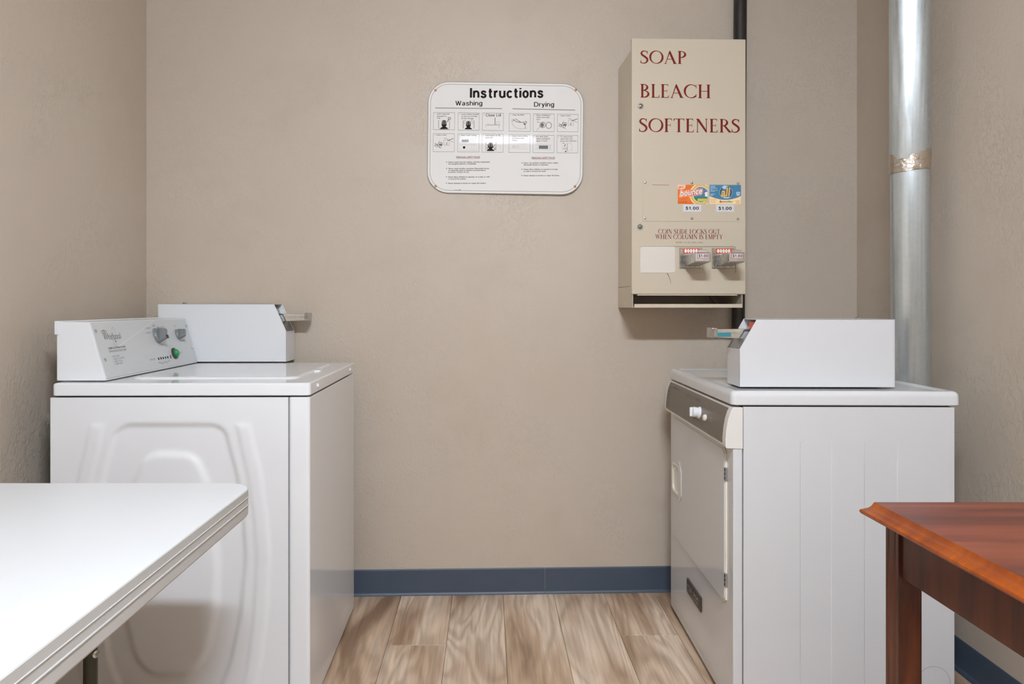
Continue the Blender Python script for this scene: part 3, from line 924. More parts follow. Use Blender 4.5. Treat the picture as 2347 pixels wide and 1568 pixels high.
# door with a hand recess
b = MB(); b.prism(rrect(0.060, 0.690, 0.300, 0.724, 0.022, 6), 'x', -0.006, 0.0015, 0.0028, 2, only='rim')
cu = MB(); cu.prism(rrect(0.580, 0.676, 0.462, 0.557, 0.016, 5), 'x', -0.02, 0.02)
sl_ = MB(); sl_.prism(rrect(0.0555, 0.6945, 0.2955, 0.7285, 0.025, 6), 'x', -0.0025, 0.0012, 0.001, 1, only='rim')
sl_.build('lit_gap_rim', 'enamel_satin', dry)  # added pale rim, imitates the lit edge of the door gap
door = link('door', cut(b, 'dryer_enamel', [cu]), dry)
b = MB()
Rh = lambda d, x: [(x, p[0], p[1]) for p in rrect(0.574 + d, 0.682 - d, 0.456 + d, 0.563 - d, 0.018, 5)]
b.rings([Rh(0.0, -0.0062), Rh(0.001, -0.0088), Rh(0.006, -0.0088), Rh(0.009, -0.0060), Rh(0.012, 0.012)], cap=False)
b.add(Rh(0.012, 0.012), [tuple(range(len(Rh(0, 0))))])
hd = b.build('handle_cup', 'cup_cream', door)
b = MB(); b.prism([(0.545, 0.55), (0.575, 0.585), (0.575, 0.440), (0.545, 0.470)], 'x', -0.009, -0.006, 0.001, 1); b.build('pull_trim', 'almond', door)
for z in (0.640, 0.346):
    b = MB(); b.box(-0.0065, 0.004, 0.049, 0.0595, z, z + 0.036, 0.001, 1)
    hg = b.build('hinge', 'steel_plate', dry)
    for i in range(3):
        b = MB(); b.box(-0.0072, -0.006, 0.049, 0.054, z + 0.003 + 0.012 * i, z + 0.010 + 0.012 * i); b.build('knuckle', 'black_plastic', hg)
b = MB(); b.box(-0.0035, 0.002, 0.0545, 0.0585, 0.306, 0.715, 0.001, 1); b.build('door_edge_strip', 'cup_cream', dry)  # pale strip down the near edge of the door
# name badge
b = MB(); b.box(-0.0045, 0.001, 0.312, 0.484, 0.166, 0.212, 0.0015, 2); bd = b.build('badge', 'badge_dark', dry)
b = MB()
def PB(a, c, l=0.0): return (-0.0047 - l, 0.484 - a, 0.166 + c)
faint_line(b, PB, (5, 5), 0.010, 0.152, 0.0215, 0.012, 0.0022)
b.build('lettering', 'silver_print', bd, wn=False, fix=False)
b = MB()
faint_line(b, PB, (10,), 0.010, 0.150, 0.0070, 0.009, 0.0018)
b.build('lettering', 'silver_print', bd, wn=False, fix=False)
# control fascia: bowed moulding with a taupe strip
b = MB()
arc = [(0.0, 0.8505), (-0.007, 0.838), (-0.0135, 0.818), (-0.018, 0.792), (-0.0205, 0.765), (-0.0205, 0.744), (-0.018, 0.739), (0.027, 0.7375), (0.027, 0.8505)]
b.prism(arc, 'y', -0.002, DY + 0.002, 0.0022, 2)
fas = b.build('control_fascia', 'almond', dry)
b = MB(); rin = []
for yy in (0.026, DY - 0.022):
    rin.append(None)
strip = [(-0.0035, 0.8455), (-0.0085, 0.836), (-0.0145, 0.818), (-0.0188, 0.792), (-0.0213, 0.765), (-0.0215, 0.750)]
inner = [(x + 0.003, z) for x, z in reversed(strip)]
rings_ = []
for yy in (0.026, DY - 0.022): rings_.append([(x, yy, z) for x, z in strip + inner])
b.rings(rings_)
ins = b.build('control_strip', 'taupe', fas)
def XS(z):
    for (x0, z0), (x1, z1) in zip(strip, strip[1:]):
        if z1 <= z <= z0: return x0 + (x1 - x0) * (z0 - z) / (z0 - z1)
    return strip[-1][0]
def PS(a, c, l=0.0): return (XS(0.750 + c) - 0.0004 - l, 0.716 - a, 0.750 + c)
for i in range(6):
    b = MB(); faint_line(b, PS, (4 + i % 3,), 0.012, 0.040, 0.075 - 0.013 * i, 0.006, 0.001); b.build('print', 'taupe_print', ins, wn=False, fix=False)
for wd_, a_, c_, w_ in (((5, 7), 0.06, 0.080, 0.10), ((4, 4, 2, 6), 0.26, 0.077, 0.16), ((4, 2, 5), 0.38, 0.020, 0.10)):
    b = MB(); faint_line(b, PS, wd_, a_, a_ + w_, c_, 0.006, 0.001); b.build('print', 'taupe_print', ins, wn=False, fix=False)
kn = Vector((-1, 0, 0.14)).normalized()
b = MB(); b.lathe([(0.0185, 0), (0.018, 0.004), (0.0165, 0.006)], (XS(0.797), 0.268, 0.797), kn, 28); kb = b.build('timer_knob', 'enamel', fas)
b = MB(); b.lathe([(0.0150, 0.005), (0.0158, 0.018), (0.0150, 0.0225), (0.011, 0.024)], (XS(0.797), 0.268, 0.797), kn, 28)
b.box(XS(0.797) - 0.031, XS(0.797) - 0.021, 0.265, 0.271, 0.786, 0.814, 0.002, 2); b.build('knob_grip', 'enamel', kb)
b = MB(); b.lathe([(0.0100, 0), (0.0100, 0.004), (0.007, 0.008), (0.002, 0.009)], (XS(0.792), 0.198, 0.792), kn, 22); b.build('start_button', 'cup_cream', fas)
b = MB(); stroke(b, PS, ell(0.574, 0.045, 0.0045, 0.006, 60, 300), 0.0015); b.build('print', 'silver_print', ins, wn=False, fix=False)
# lid
b = MB()
dr = rrect(-0.004, 0.610, -0.002, DY + 0.002, 0.016, 5)
Rd = lambda d, z: inset_ring(dr, d, z, 0.303, DY / 2, 0.307, DY / 2 + 0.002)
b.rings([Rd(0.003, 0.8555), Rd(0.0, 0.858), Rd(0.0, 0.878), Rd(0.0015, 0.886), Rd(0.005, 0.8915), Rd(0.010, 0.894), Rd(0.020, 0.894), Rd(0.030, 0.8905), Rd(0.040, 0.8900)])
b.build('top_panel', 'dryer_lid', dry)
cbd = coin_box(dry, 0.482, 0.047, 0.096, 0.092, 0.206, 0.8955, 1.0015, 1.087, -1, -0.022, 'dryer_satin')
b = MB(); b.box(-0.008, 0.032, 0.1195, 0.1215, 1.036, 1.048, 0.0005, 1); b.build('slide_label', 'teal_print', cbd)
b = MB(); b.box(0.098, 0.115, 0.115, 0.165, 1.055, 1.078, 0.001, 1); b.build('slide_label', 'label_orange', cbd)

# ------------------------------------------------------------------ soap vending cabinet on the back wall
YAW = math.atan(0.034)
ven = empty('soap_dispenser', (0.5185, 2.663, 1.118), YAW, 'tall beige wall-mounted vending cabinet lettered SOAP BLEACH SOFTENERS in dark red', 'dispenser')
ZV = 1.118
def vx(u): return (u - 1448.0) * 0.001566
def vz(v): return 1.125 + (701.0 - v) * 0.00157 - ZV
def PV(u, v, l=0.0): return (vx(u), -0.0005 - l, vz(v))       # takes photograph-like flat units of the door drawing
def PVu(y0): return lambda u, nv, l=0.0: (vx(u), y0 - l, vz(-nv))
PD = PVu(-0.0004)
W = 0.415; DB = 0.249
b = MB()
b.box(0.004, 0.405, 0.022, DB, 0.075, 0.937, 0.002, 1)
b.box(0.004, 0.0062, 0.006, DB, 0.0, 0.08); b.box(0.4028, 0.405, 0.006, DB, 0.0, 0.08)
b.box(0.004, 0.405, DB - 0.002, DB, 0.0, 0.08)
body = b.build('cabinet_body', 'tan_enamel', ven)
b = MB(); b.box(0.0063, 0.4027, 0.004, DB - 0.003, 0.001, 0.004)
b.prism([(-0.004, 0.0), (0.004, 0.0), (0.004, 0.003), (0.0, 0.0135), (-0.0025, 0.0135)], 'x', 0.009, 0.400, 0.0008, 1)
b.build('delivery_tray', 'tan_enamel', ven)
b = MB(); b.box(0.0064, 0.4026, 0.03, DB - 0.004, 0.045, 0.0748); b.build('tray_roof', 'tan_shaded', ven)
b = MB(); b.tube(smooth([(0.300, 0.05, 0.047), (0.312, 0.07, 0.03), (0.335, 0.085, 0.012), (0.38, 0.09, 0.0075)], 5), 0.0022, 8); b.build('cord', 'black_plastic', ven)
b = MB(); b.box(0, W, 0.0, 0.022, vz(674.6), vz(88.0), 0.0035, 3)
cu = MB(); cu.prism(rrect(vx(1467), vx(1690), vz(626), vz(564.5), 0.010, 5), 'y', -0.02, 0.0035)
vd = link('cabinet_door', cut(b, 'tan_enamel', [cu]), ven)
b = MB(); b.box(vx(1462), vx(1694), 0.004, 0.020, vz(677.5), vz(674.7)); b.build('door_flange', 'tan_enamel', vd)
# lettering
for t_, x0_, x1_, y0_, y1_ in (('SOAP', 1467, 1575, -146.5, -117), ('BLEACH', 1466, 1633, -224.5, -193.5), ('SOFTENERS', 1464, 1701, -303, -272),
                               ('COIN SLIDE LOCKS OUT', 1509, 1653, -536, -525.5), ('WHEN COLUMN IS EMPTY', 1502, 1659, -548, -537.5)):
    b = MB(); roman_text(b, PD, t_, x0_, x1_, y0_, y1_); b.build('lettering', 'dark_red', vd, wn=False, fix=False)
b = MB(); faint_line(b, PD, (8, 4, 4, 5, 1, 5), 1550, 1612, -557.4, 3.2, 0.45)
b.build('print', 'faint_brown', vd, wn=False, fix=False)
b = MB(); stroke(b, PVu(-0.0018), [(1495, -424.3), (1534, -425.0)], 1.3); b.build('scratch', 'faint_brown', vd, wn=False, fix=False)
b = MB()
c_ = smooth([(1529.5, -627), (1532, -630), (1535, -637), (1537.5, -645), (1538.3, -651)], 4)
stroke(b, PD, c_, [1.6 * (1 - 0.8 * i / len(c_)) for i in range(len(c_))])
b.build('scratch', 'scratch_dark', vd, wn=False, fix=False)
for u, v in ((1468.2, 244), (1467.3, 520.3)):
    b = MB(); b.lathe([(0.0105, 0), (0.0105, 0.002), (0.009, 0.004), (0.0065, 0.0042), (0.006, 0.0025), (0.0045, 0.0025), (0.004, 0.005), (0.002, 0.0055)], (vx(u), 0, vz(v)), (0, -1, 0), 24)
    lk = b.build('cam_lock', 'chrome_satin', vd)
    b = MB(); b.lathe([(0.0061, 0.0024), (0.0061, 0.003), (0.0046, 0.003), (0.0046, 0.0024)], (vx(u), 0, vz(v)), (0, -1, 0), 20, cap=False); b.box(vx(u) - .001, vx(u) + .001, -0.0062, -0.005, vz(v) - .002, vz(v) + .002); b.build('keyway', 'black_plastic', lk)
b = MB(); b.box(vx(1473), vx(1701.5), -0.0014, 0.001, vz(507.7), vz(414), 0.0006, 1); pl = b.build('product_plate', 'tan_enamel', vd)
for u, v in ((1479, 419), (1587, 419.2), (1694.3, 420), (1478.3, 500.3), (1587, 501), (1693.8, 501.6)):
    b = MB(); b.lathe([(0.0048, 0), (0.0046, 0.0012), (0.0034, 0.0028), (0.0014, 0.0034)], (vx(u), -0.0013, vz(v)), (0, -1, 0), 16); b.build('screw', 'chrome_satin', pl)
# product stickers; drawn in units of a 165 x 77 picture enlarged 14.22 times
def PK(a, nb_, l=0.0): return (vx(1545 + a / 14.22), -0.0016 - l, vz(415 - nb_ / 14.22))
SM = ['st_orange', 'st_peach', 'st_cream', 'st_yellow', 'st_blue', 'st_purple', 'st_green', 'st_lime', 'st_red', 'st_white', 'st_navy', 'st_pale', 'print_dark']
b = MB(); X0, X1, Y0, Y1 = 130, 1108, -748, -125
fillp(b, PK, [(X0, Y0), (X1, Y0), (X1, Y1), (X0, Y1)], 0)
cc = (890, -440)
def disc(rx, m_, l, cy=cc[1], y0=Y0, y1=Y1):
    p_ = clip(ell(cc[0], cy, rx, rx, n=48), X0, X1, y0, y1)
    if len(p_) > 2: fillp(b, PK, p_, m_, l)
disc(372, 2, 0.0001); disc(340, 3, 0.0002); disc(275, 2, 0.0003); disc(252, 5, 0.0004); disc(225, 4, 0.0005, -455)
disc(250, 6, 0.0006, y0=Y0, y1=-530)
fillp(b, PK, clip(rrect(780, 1150, -665, -570, 18), X0, X1, Y0, Y1), 7, 0.0007)
fillp(b, PK, [(1020, -370), (X1, -350), (X1, -510), (1030, -500)], 9, 0.0007)
fillp(b, PK, [(130, -125), (385, -125), (385, -200), (345, -262), (130, -262)], 1, 0.0005)
faint_line(b, PK, (4,), 165, 330, -235, 60, 15, 8, 0.0006)
for t_, w_, m_, l_ in (('bounce', 0.13, 2, 0.0008), ('bounce', 0.085, 8, 0.0009), ('bounce', 0.02, 9, 0.0010)):
    # letters climb to the right
    vs_, fs_ = text2d(t_, w_)
    v0_, _ = text2d(t_, 0.02)
    xa_ = min(p[0] for p in v0_); xb_ = max(p[0] for p in v0_)
    ks = 720.0 / (xb_ - xa_); kh = 205 / CAP
    b.add([PK(205 + (p[0] - xa_) * ks + 0.14 * p[1] * kh, -505 + p[1] * kh + 95 * (p[0] - xa_) / (xb_ - xa_), l_) for p in vs_], fs_, m_)
faint_line(b, PK, (3, 5, 6), 185, 440, -692, 18, 5, 12, 0.0005); faint_line(b, PK, (8, 5, 6), 160, 600, -732, 18, 5, 8, 0.0005)
b.build('sticker', SM, pl, wn=False, fix=False, label='orange fabric-softener sticker')
b = MB(); X0, X1, Y0, Y1 = 1178, 2218, -745, -120
fillp(b, PK, [(X0, Y0), (X1, Y0), (X1, Y1), (X0, Y1)], 3 if False else 2)
cv = [(X0, -490)] + [(X0 + (X1 - X0) * i / 16.0, -490 - 118 * math.sin(math.pi * i / 16.0)) for i in range(1, 16)] + [(X1, -470)]
fillp(b, PK, cv + [(X1, Y1), (X0, Y1)], 4, 0.0001)
cc = (1722, -360)
for r_, m_, l_ in ((212, 11, 0.0002), (202, 10, 0.0003), (168, 4, 0.0004)): fillp(b, PK, ell(cc[0], cc[1], r_, r_, n=40), m_, l_)
fillp(b, PK, ell(1690, -200, 90, 60), 11, 0.0005)
fillp(b, PK, ell(1740, -520, 110, 34), 11, 0.0006)
for w_, m_, l_ in ((0.075, 10, 0.0007), (0.03, 3, 0.0008)):
    vs_, fs_ = text2d('all', w_); v0_, _ = text2d('all', 0.03)
    xa_ = min(p[0] for p in v0_); xb_ = max(p[0] for p in v0_)
    ks = 290.0 / (xb_ - xa_); kh = 265 / CAP
    b.add([PK(1552 + (p[0] - xa_) * ks + 0.10 * p[1] * kh, -500 + p[1] * kh + 25 * (p[0] - xa_) / (xb_ - xa_), l_) for p in vs_], fs_, m_)
fillp(b, PK, rrect(2060, 2190, -430, -345, 25), 11, 0.0003); fillp(b, PK, ell(2120, -435, 55, 42), 11, 0.0003)
faint_line(b, PK, (3,), 2080, 2165, -405, 40, 9, 4, 0.0004)
for i, w_ in enumerate((170, 150, 190, 240, 60, 240, 150)): stroke(b, PK, [(1205, -155 - 30 * i), (1205 + w_, -155 - 30 * i)], 11, 11, 0.0003)
stroke(b, PK, [(1205, -425), (1345, -425)], 18, 11, 0.0003); stroke(b, PK, [(1205, -468), (1290, -468)], 18, 11, 0.0003)
for i in range(4): stroke(b, PK, [(1205, -585 - 38 * i), (1205 + (190, 200, 150, 180)[i], -585 - 38 * i)], 9, 0, 0.0003); stroke(b, PK, [(2030 + 12 * i, -635 - 30 * i), (2170, -635 - 30 * i)], 9, 0, 0.0003)
star = []
for i in range(10):
    r_ = 62 if i % 2 == 0 else 24; a_ = math.radians(100 + 36 * i); star.append((1545 + r_ * math.cos(a_), -668 + r_ * math.sin(a_)))
b.add([PK(1545, -668, 0.0003)] + [PK(p[0], p[1], 0.0003) for p in star], [(0, i + 1, (i + 1) % 10 + 1) for i in range(10)], 8)
text(b, PK, 'stainlifter', 1580, -695, 62, 365, 12, 0.01, shear=0.25, lift=0.0004)
b.build('sticker', SM, pl, wn=False, fix=False, label='blue and yellow detergent sticker')
for a0, a1 in ((305, 905), (1392, 1985)):
    b = MB(); fillp(b, PK, [(a0, -1000), (a1, -1000), (a1, -765), (a0, -765)], 0, 0.0003)
    sans(b, PK, '$1.00', a0 + 78, a0 + 520, -935, 98, 0.2, 1, 0.0005)
    b.build('price_label', ['paper', 'ink'], pl, wn=False, fix=False)
# coin slides
b = MB(); b.prism(rrect(vx(1467.3), vx(1549), vz(625.6), vz(564.9), 0.008, 4), 'y', 0.0012, 0.004, 0.0006, 1, only='rim'); b.build('blank_plate', 'cream_insert', vd)
def coin_slide(u0):
    x0 = vx(u0)
    m_ = MB()
    zb, zt_ = vz(614), vz(568.5)
    m_.box(x0, x0 + 0.081, -0.006, 0.0034, zb, zt_, 0.002, 2)
    m_.box(x0 + 0.006, x0 + 0.075, -0.0095, -0.005, zb + 0.004, zb + 0.016, 0.0015, 1)
    ob = m_.build('coin_slide', 'chrome_satin', vd)
    PL_ = lambda a, c, l=0.0: (x0 + a, -0.0063 - l, zb + c)
    m_ = MB()
    fillp(m_, PL_, [(0.012, 0.050), (0.071, 0.050), (0.071, 0.069), (0.012, 0.069)], 0)
    for i in range(5):
        fillp(m_, PL_, ell(0.0205 + 0.0098 * i, 0.0605, 0.0042, 0.0068), 1, 0.0002)
        if i: text(m_, PL_, '25', 0.0182 + 0.0098 * i, 0.0588, 0.0036, 0.0046, 2, lift=0.0004)
    m_.build('coin_label', ['label_orange', 'st_white', 'print_grey'], ob, wn=False, fix=False)
    m_ = MB()
    xa, xb2 = x0 + 0.0145, x0 + 0.069
    m_.prism([(0.0, zb + 0.004), (-0.122, zb + 0.0125), (-0.122, zb + 0.046), (-0.004, zb + 0.0475)], 'x', xa, xb2, 0.0025, 2)
    for i in range(4): m_.box(xa + 0.006 + 0.0105 * i, xa + 0.012 + 0.0105 * i, -0.010, -0.005, zb + 0.047, zb + 0.053, 0.001, 1)
    m_.lathe([(0.003, 0), (0.003, 0.002), (0.0015, 0.003)], (x0 + 0.012, -0.009, zb + 0.008), (0, -1, 0), 12); m_.lathe([(0.003, 0), (0.003, 0.002), (0.0015, 0.003)], (x0 + 0.066, -0.009, zb + 0.008), (0, -1, 0), 12)
    m_.build('slide_bar', 'chrome_satin', ob)
    m_ = MB()
    m_.box(xa - 0.001, xb2 + 0.001, -0.130, -0.119, zb + 0.0125, zb + 0.047, 0.004, 3)
    m_.box(xa + 0.014, xa + 0.046, -0.122, -0.1195, zb + 0.044, zb + 0.056, 0.001, 1)
    m_.build('push_end', 'chrome', ob)
    PT = lambda a, c, l=0.0: (xa + a, -0.1304 - l, zb + c)
    m_ = MB()
    fillp(m_, PT, rrect(0.009, 0.0485, 0.0255, 0.0435, 0.002, 3), 1)
    fillp(m_, PT, rrect(0.0105, 0.047, 0.0270, 0.0420, 0.002, 3), 0, 0.0002)
    sans(m_, PT, '$1.00', 0.0125, 0.0455, 0.0298, 0.0095, 0.2, 2, 0.0004)
    m_.build('price_tag', ['paper', 'st_red', 'ink'], ob, wn=False, fix=False)
coin_slide(1558.5); coin_slide(1634.0)

# ------------------------------------------------------------------ instruction sign
KS = 2.9 / 1700.0
sg = empty('instruction_sign', (0.0708, back_y(0.0708) - 0.0050, 1.778), YAW - 0.018, 'glossy white rounded sign headed Instructions on the beige back wall', 'sign', ry=0.0115)
def sx(zx): return (960 + zx / 5.4075 - 1158.5) * KS
def sz(zx, zy): return (318 - (170 + zy / 5.4075 - 0.019 * (960 + zx / 5.4075 - 1158.5))) * KS
def PG(a, nb_, l=0.0): return (sx(a), -0.0064 - l, sz(a, -nb_))
HW, HH = 0.3035, 0.217
b = MB()
rs = rrect(-HW, HW, -HH, HH, 0.083, 10)
Rs = lambda d, y: [(p[0], y, p[1]) for p in rrect(-HW + d, HW - d, -HH + d, HH - d, 0.083 - d, 10)]
b.rings([Rs(0, -0.0015), Rs(0, -0.0055), Rs(0.0008, -0.0062)])
plate = b.build('sign_plate', 'sign_white', sg, angle=60)
b = MB()
stroke(b, lambda a, c, l: (a, -0.00635, c), rrect(-HW + 0.0008, HW - 0.0008, -HH + 0.0008, HH - 0.0008, 0.082, 10), 0.0018, 0, 0, True)
stroke(b, lambda a, c, l: (a, -0.0064, c), rrect(-HW + 0.0105, HW - 0.0105, -HH + 0.0105, HH - 0.0105, 0.072, 10), 0.0014, 1, 0, True)
b.build('border', ['sign_edge', 'sign_line'], plate, wn=False, fix=False)
b = MB()
sans(b, PG, 'Instructions', 627, 1536, -299, 118, 0.205)
sans(b, PG, 'Washing', 449, 782, -395, 57, 0.145)
sans(b, PG, 'Drying', 1420, 1669, -413, 57, 0.145)
stroke(b, PG, [(202, -424), (1026, -436)], 8, 1); stroke(b, PG, [(1154, -438), (1930, -457)], 8, 1)
text(b, PG, 'PERSONAL SAFETY RULES', 468, -1042, 19, 292, 0, 0.012); stroke(b, PG, [(470, -1046), (760, -1049)], 4, 2)
text(b, PG, 'PERSONAL SAFETY RULES', 1398, -1055, 19, 290, 0, 0.012); stroke(b, PG, [(1400, -1059), (1688, -1063)], 4, 2)
L1 = [(1100, 'Never reach into the washer until the washbasket', 510, 1), (1122, 'has stopped spinning completely.', 345, 0),
      (1180, 'Never wash articles containing flammable fumes', 502, 1), (1203, 'or materials such as cleaning and petroleum', 460, 0), (1224, 'products, cooking oil, etc.', 258, 0),
      (1284, 'Never allow children to operate, or to play in, with', 510, 1), (1307, 'or around the washer.', 222, 0), (1361, 'Never attempt to service or repair the washer.', 468, 1)]
L2 = [(1115, 'Never dry articles containing foam rubber,', 430, 1), (1138, 'flammable fumes or materials.', 306, 0), (1194, 'Never allow children to operate or to play', 422, 1), (1217, 'in, with or around the dryer.', 280, 0), (1271, 'Never attempt to service or repair the dryer.', 444, 1)]
for x_, LL in ((372, L1), (1302, L2)):
    for y_, s_, w_, d_ in LL:
        text(b, PG, s_, x_, -y_, 15, w_, 0, 0.018)
        if d_: fillp(b, PG, ell(x_ - 22, -y_ + 8, 5, 6, n=10), 3)
text(b, PG, 'CL 1086', 460, -1442, 11, 70, 0)
# picture panels
PAN = [(182, 443, 480, 693), (485, 746, 484, 700), (785, 1045, 488, 703), (182, 443, 738, 963), (484, 746, 745, 967), (783, 1045, 748, 972),
       (1115, 1377, 495, 715), (1413, 1673, 500, 720), (1711, 1969, 506, 722), (1115, 1376, 756, 977), (1413, 1674, 764, 980), (1711, 1969, 767, 984)]
for a0, a1, c0, c1 in PAN:
    s_ = 0.017 * (a1 - a0)
    stroke(b, PG, [(a0, -c0), (a1, -c0 - 5), (a1, -c1 - 3), (a0, -c1)], 5, 1, 0, True)
def note(i, num, lines, cap=15, w=None):
    a0, a1, c0, c1 = PAN[i]
    text(b, PG, num + '.', a0 + 14, -c0 - 26, 15, None, 2)
    for j, (s_, ww) in enumerate(lines): text(b, PG, s_, a0 + 40, -c0 - 26 - 26 * j, cap, ww, 0, 0.012)
note(0, '1', [('ADD measured', 155), ('detergent to', 122), ('TUB', 42)])
note(1, '2', [('Load clothes loosely', 215), ('to top row of holes', 195), ('Do Not Overload', 150)])
note(2, '3', [])
sans(b, PG, 'Close Lid', 827, 1012, -531, 33, 0.15)
note(3, '4', [('Insert coins', 122)])
note(4, '5', [('Select wash setting', 190)])
note(5, '6', [('Add bleach to fill,', 190), ('start tub', 90)])
note(6, '1', [('Clean lint filter.', 150)])
note(7, '2', [('Place clothing in', 175), ('dryer and close', 160), ('door.', 48)])
note(8, '3', [('Insert coins', 122)])
note(9, '4', [('Select heat setting', 190), ('and press start', 150), ('button.', 68)])
note(10, '5', [('For stack dryer,', 150), ('select setting for', 172), ('upper or lower', 140)])
note(11, '6', [('To restart dryer', 152), ('close door and', 150), ('press start selection.', 205)])
def agitator(x, y, s_, m_):
    fillp(b, PG, [(x - 48 * s_, y), (x + 48 * s_, y), (x + 46 * s_, y + 10 * s_), (x + 18 * s_, y + 30 * s_), (x - 18 * s_, y + 30 * s_), (x - 46 * s_, y + 10 * s_)], m_)
    fillp(b, PG, [(x - 18 * s_, y + 28 * s_), (x + 18 * s_, y + 28 * s_), (x + 32 * s_, y + 46 * s_), (x + 24 * s_, y + 100 * s_), (x + 15 * s_, y + 108 * s_), (x - 15 * s_, y + 108 * s_), (x - 24 * s_, y + 100 * s_), (x - 32 * s_, y + 46 * s_)], m_)
    for i in (-1, 1):
        for j in range(3): fillp(b, PG, [(x + i * 12 * s_ - 4, y + 58 * s_ + 16 * j), (x + i * 12 * s_ + 4, y + 58 * s_ + 16 * j), (x + i * 12 * s_ + 4, y + 66 * s_ + 16 * j), (x + i * 12 * s_ - 4, y + 66 * s_ + 16 * j)], 4, 0.0002)
agitator(313, -684, 1.0, 0)
stroke(b, PG, [(246, -575), (246, -670), (254, -686), (372, -688), (380, -670), (380, -580)], 4, 0)
stroke(b, PG, [(352, -598), (364, -578), (372, -560)], 7, 0); stroke(b, PG, ell(378, -555, 18, 13), 5, 0, 0, True); stroke(b, PG, [(362, -548), (385, -540)], 6, 0)
agitator(613, -690, 0.95, 3); stroke(b, PG, [(548, -580), (548, -680)], 6, 1); stroke(b, PG, [(682, -580), (682, -680)], 6, 1)
for dx_ in (-42, 42): stroke(b, PG, ell(613 + dx_, -600, 12, 24), 3, 1, 0, True)
stroke(b, PG, [(650, -575), (664, -560)], 5, 1)
stroke(b, PG, [(941, -545), (941, -632)], 8, 1); stroke(b, PG, [(824, -665), (826, -634), (1000, -634), (1000, -640), (830, -640)], 3, 1); stroke(b, PG, [(952, -630), (968, -600), (996, -600), (996, -632)], 3, 1); stroke(b, PG, [(990, -645), (990, -680)], 3, 1); fillp(b, PG, ell(855, -622, 4, 4, n=8), 1)
def coins(x, y):
    stroke(b, PG, [(x + 10, y - 120), (x + 40, y - 140), (x + 70, y - 165)], 5, 0); stroke(b, PG, [(x + 5, y - 150), (x + 40, y - 165), (x + 80, y - 178)], 4, 1)
    stroke(b, PG, [(x + 45, y - 145), (x + 58, y - 115), (x + 100, y - 112), (x + 104, y - 135), (x + 88, y - 165)], 6, 0); stroke(b, PG, [(x + 55, y - 115), (x + 72, y - 85)], 3, 1)
    fillp(b, PG, ell(x + 80, y - 140, 20, 14), 1); stroke(b, PG, ell(x + 30, y - 148, 18, 9), 4, 0, 0, True); stroke(b, PG, [(x + 62, y - 170), (x + 92, y - 182)], 5, 0)
    stroke(b, PG, [(x + 125, y - 80), (x + 190, y - 80), (x + 190, y - 148), (x + 125, y - 148)], 4, 1, 0, True)
    stroke(b, PG, [(x + 165, y - 92), (x + 185, y - 86), (x + 215, y - 72), (x + 240, y - 66)], 6, 0); stroke(b, PG, [(x + 120, y - 58), (x + 150, y - 62), (x + 172, y - 76)], 4, 1); stroke(b, PG, [(x + 200, y - 88), (x + 220, y - 102), (x + 240, y - 108)], 4, 1)
    stroke(b, PG, [(x + 162, y - 110), (x + 158, y - 125), (x + 150, y - 135), (x + 166, y - 138)], 6, 0)
coins(190, -738); coins(1720, -500)
stroke(b, PG, [(506, -795), (720, -797), (720, -868), (506, -866)], 4, 5, 0, True); stroke(b, PG, [(506, -880), (720, -882), (720, -948), (506, -946)], 4, 5, 0, True)
fillp(b, PG, [(532, -815), (620, -815), (620, -848), (532, -848)], 1); fillp(b, PG, ell(563, -913, 16, 16), 0)
for i in range(3):
    for j in range(2): fillp(b, PG, [(640 + 24 * i, -812 - 24 * j), (652 + 24 * i, -812 - 24 * j), (652 + 24 * i, -822 - 24 * j), (640 + 24 * i, -822 - 24 * j)], 5)
stroke(b, PG, [(655, -895), (690, -895), (690, -935), (655, -935)], 3, 5, 0, True)
agitator(890, -958, 0.95, 3)
stroke(b, PG, [(832, -850), (832, -955)], 5, 1); stroke(b, PG, [(955, -850), (955, -955)], 5, 1); stroke(b, PG, [(978, -880), (1005, -900), (1012, -955)], 3, 5)
for i in range(9): fillp(b, PG, ell(840 + random.uniform(0, 28), -880 - 8 * i, 6, 4, n=8), 0); fillp(b, PG, ell(920 + random.uniform(0, 28), -880 - 8 * i, 6, 4, n=8), 0)
stroke(b, PG, smooth([(1150, -560), (1148, -600), (1165, -640), (1200, -672), (1250, -686), (1310, -684), (1340, -676)]), 3, 1); stroke(b, PG, smooth([(1165, -595), (1170, -570), (1200, -595), (1250, -605), (1300, -605), (1325, -595), (1328, -620)]), 8, 1)
stroke(b, PG, [(1190, -560), (1230, -585), (1255, -600)], 5, 0); stroke(b, PG, [(1320, -620), (1312, -680)], 6, 1); fillp(b, PG, [(1290, -620), (1320, -618), (1305, -640)], 0)
stroke(b, PG, ell(1530, -640, 34, 34), 5, 0, 0, True); fillp(b, PG, ell(1525, -640, 22, 26), 1); stroke(b, PG, ell(1605, -645, 34, 38), 5, 0, 0, True); stroke(b, PG, [(1460, -600), (1490, -606)], 7, 2); stroke(b, PG, [(1455, -705), (1480, -680), (1500, -650)], 4, 1); stroke(b, PG, [(1500, -598), (1585, -598), (1640, -605), (1640, -690)], 3, 5)
stroke(b, PG, [(1142, -870), (1340, -876), (1340, -935), (1142, -930)], 3, 5, 0, True); stroke(b, PG, ell(1175, -905, 12, 13), 3, 1, 0, True); stroke(b, PG, [(1195, -898), (1250, -900)], 4, 5); stroke(b, PG, [(1195, -915), (1250, -917)], 4, 5); stroke(b, PG, [(1270, -905), (1320, -907)], 3, 5)
stroke(b, PG, [(1440, -880), (1642, -886), (1642, -948), (1440, -942)], 4, 5, 0, True); fillp(b, PG, [(1486, -892), (1600, -894), (1600, -936), (1486, -934)], 1)
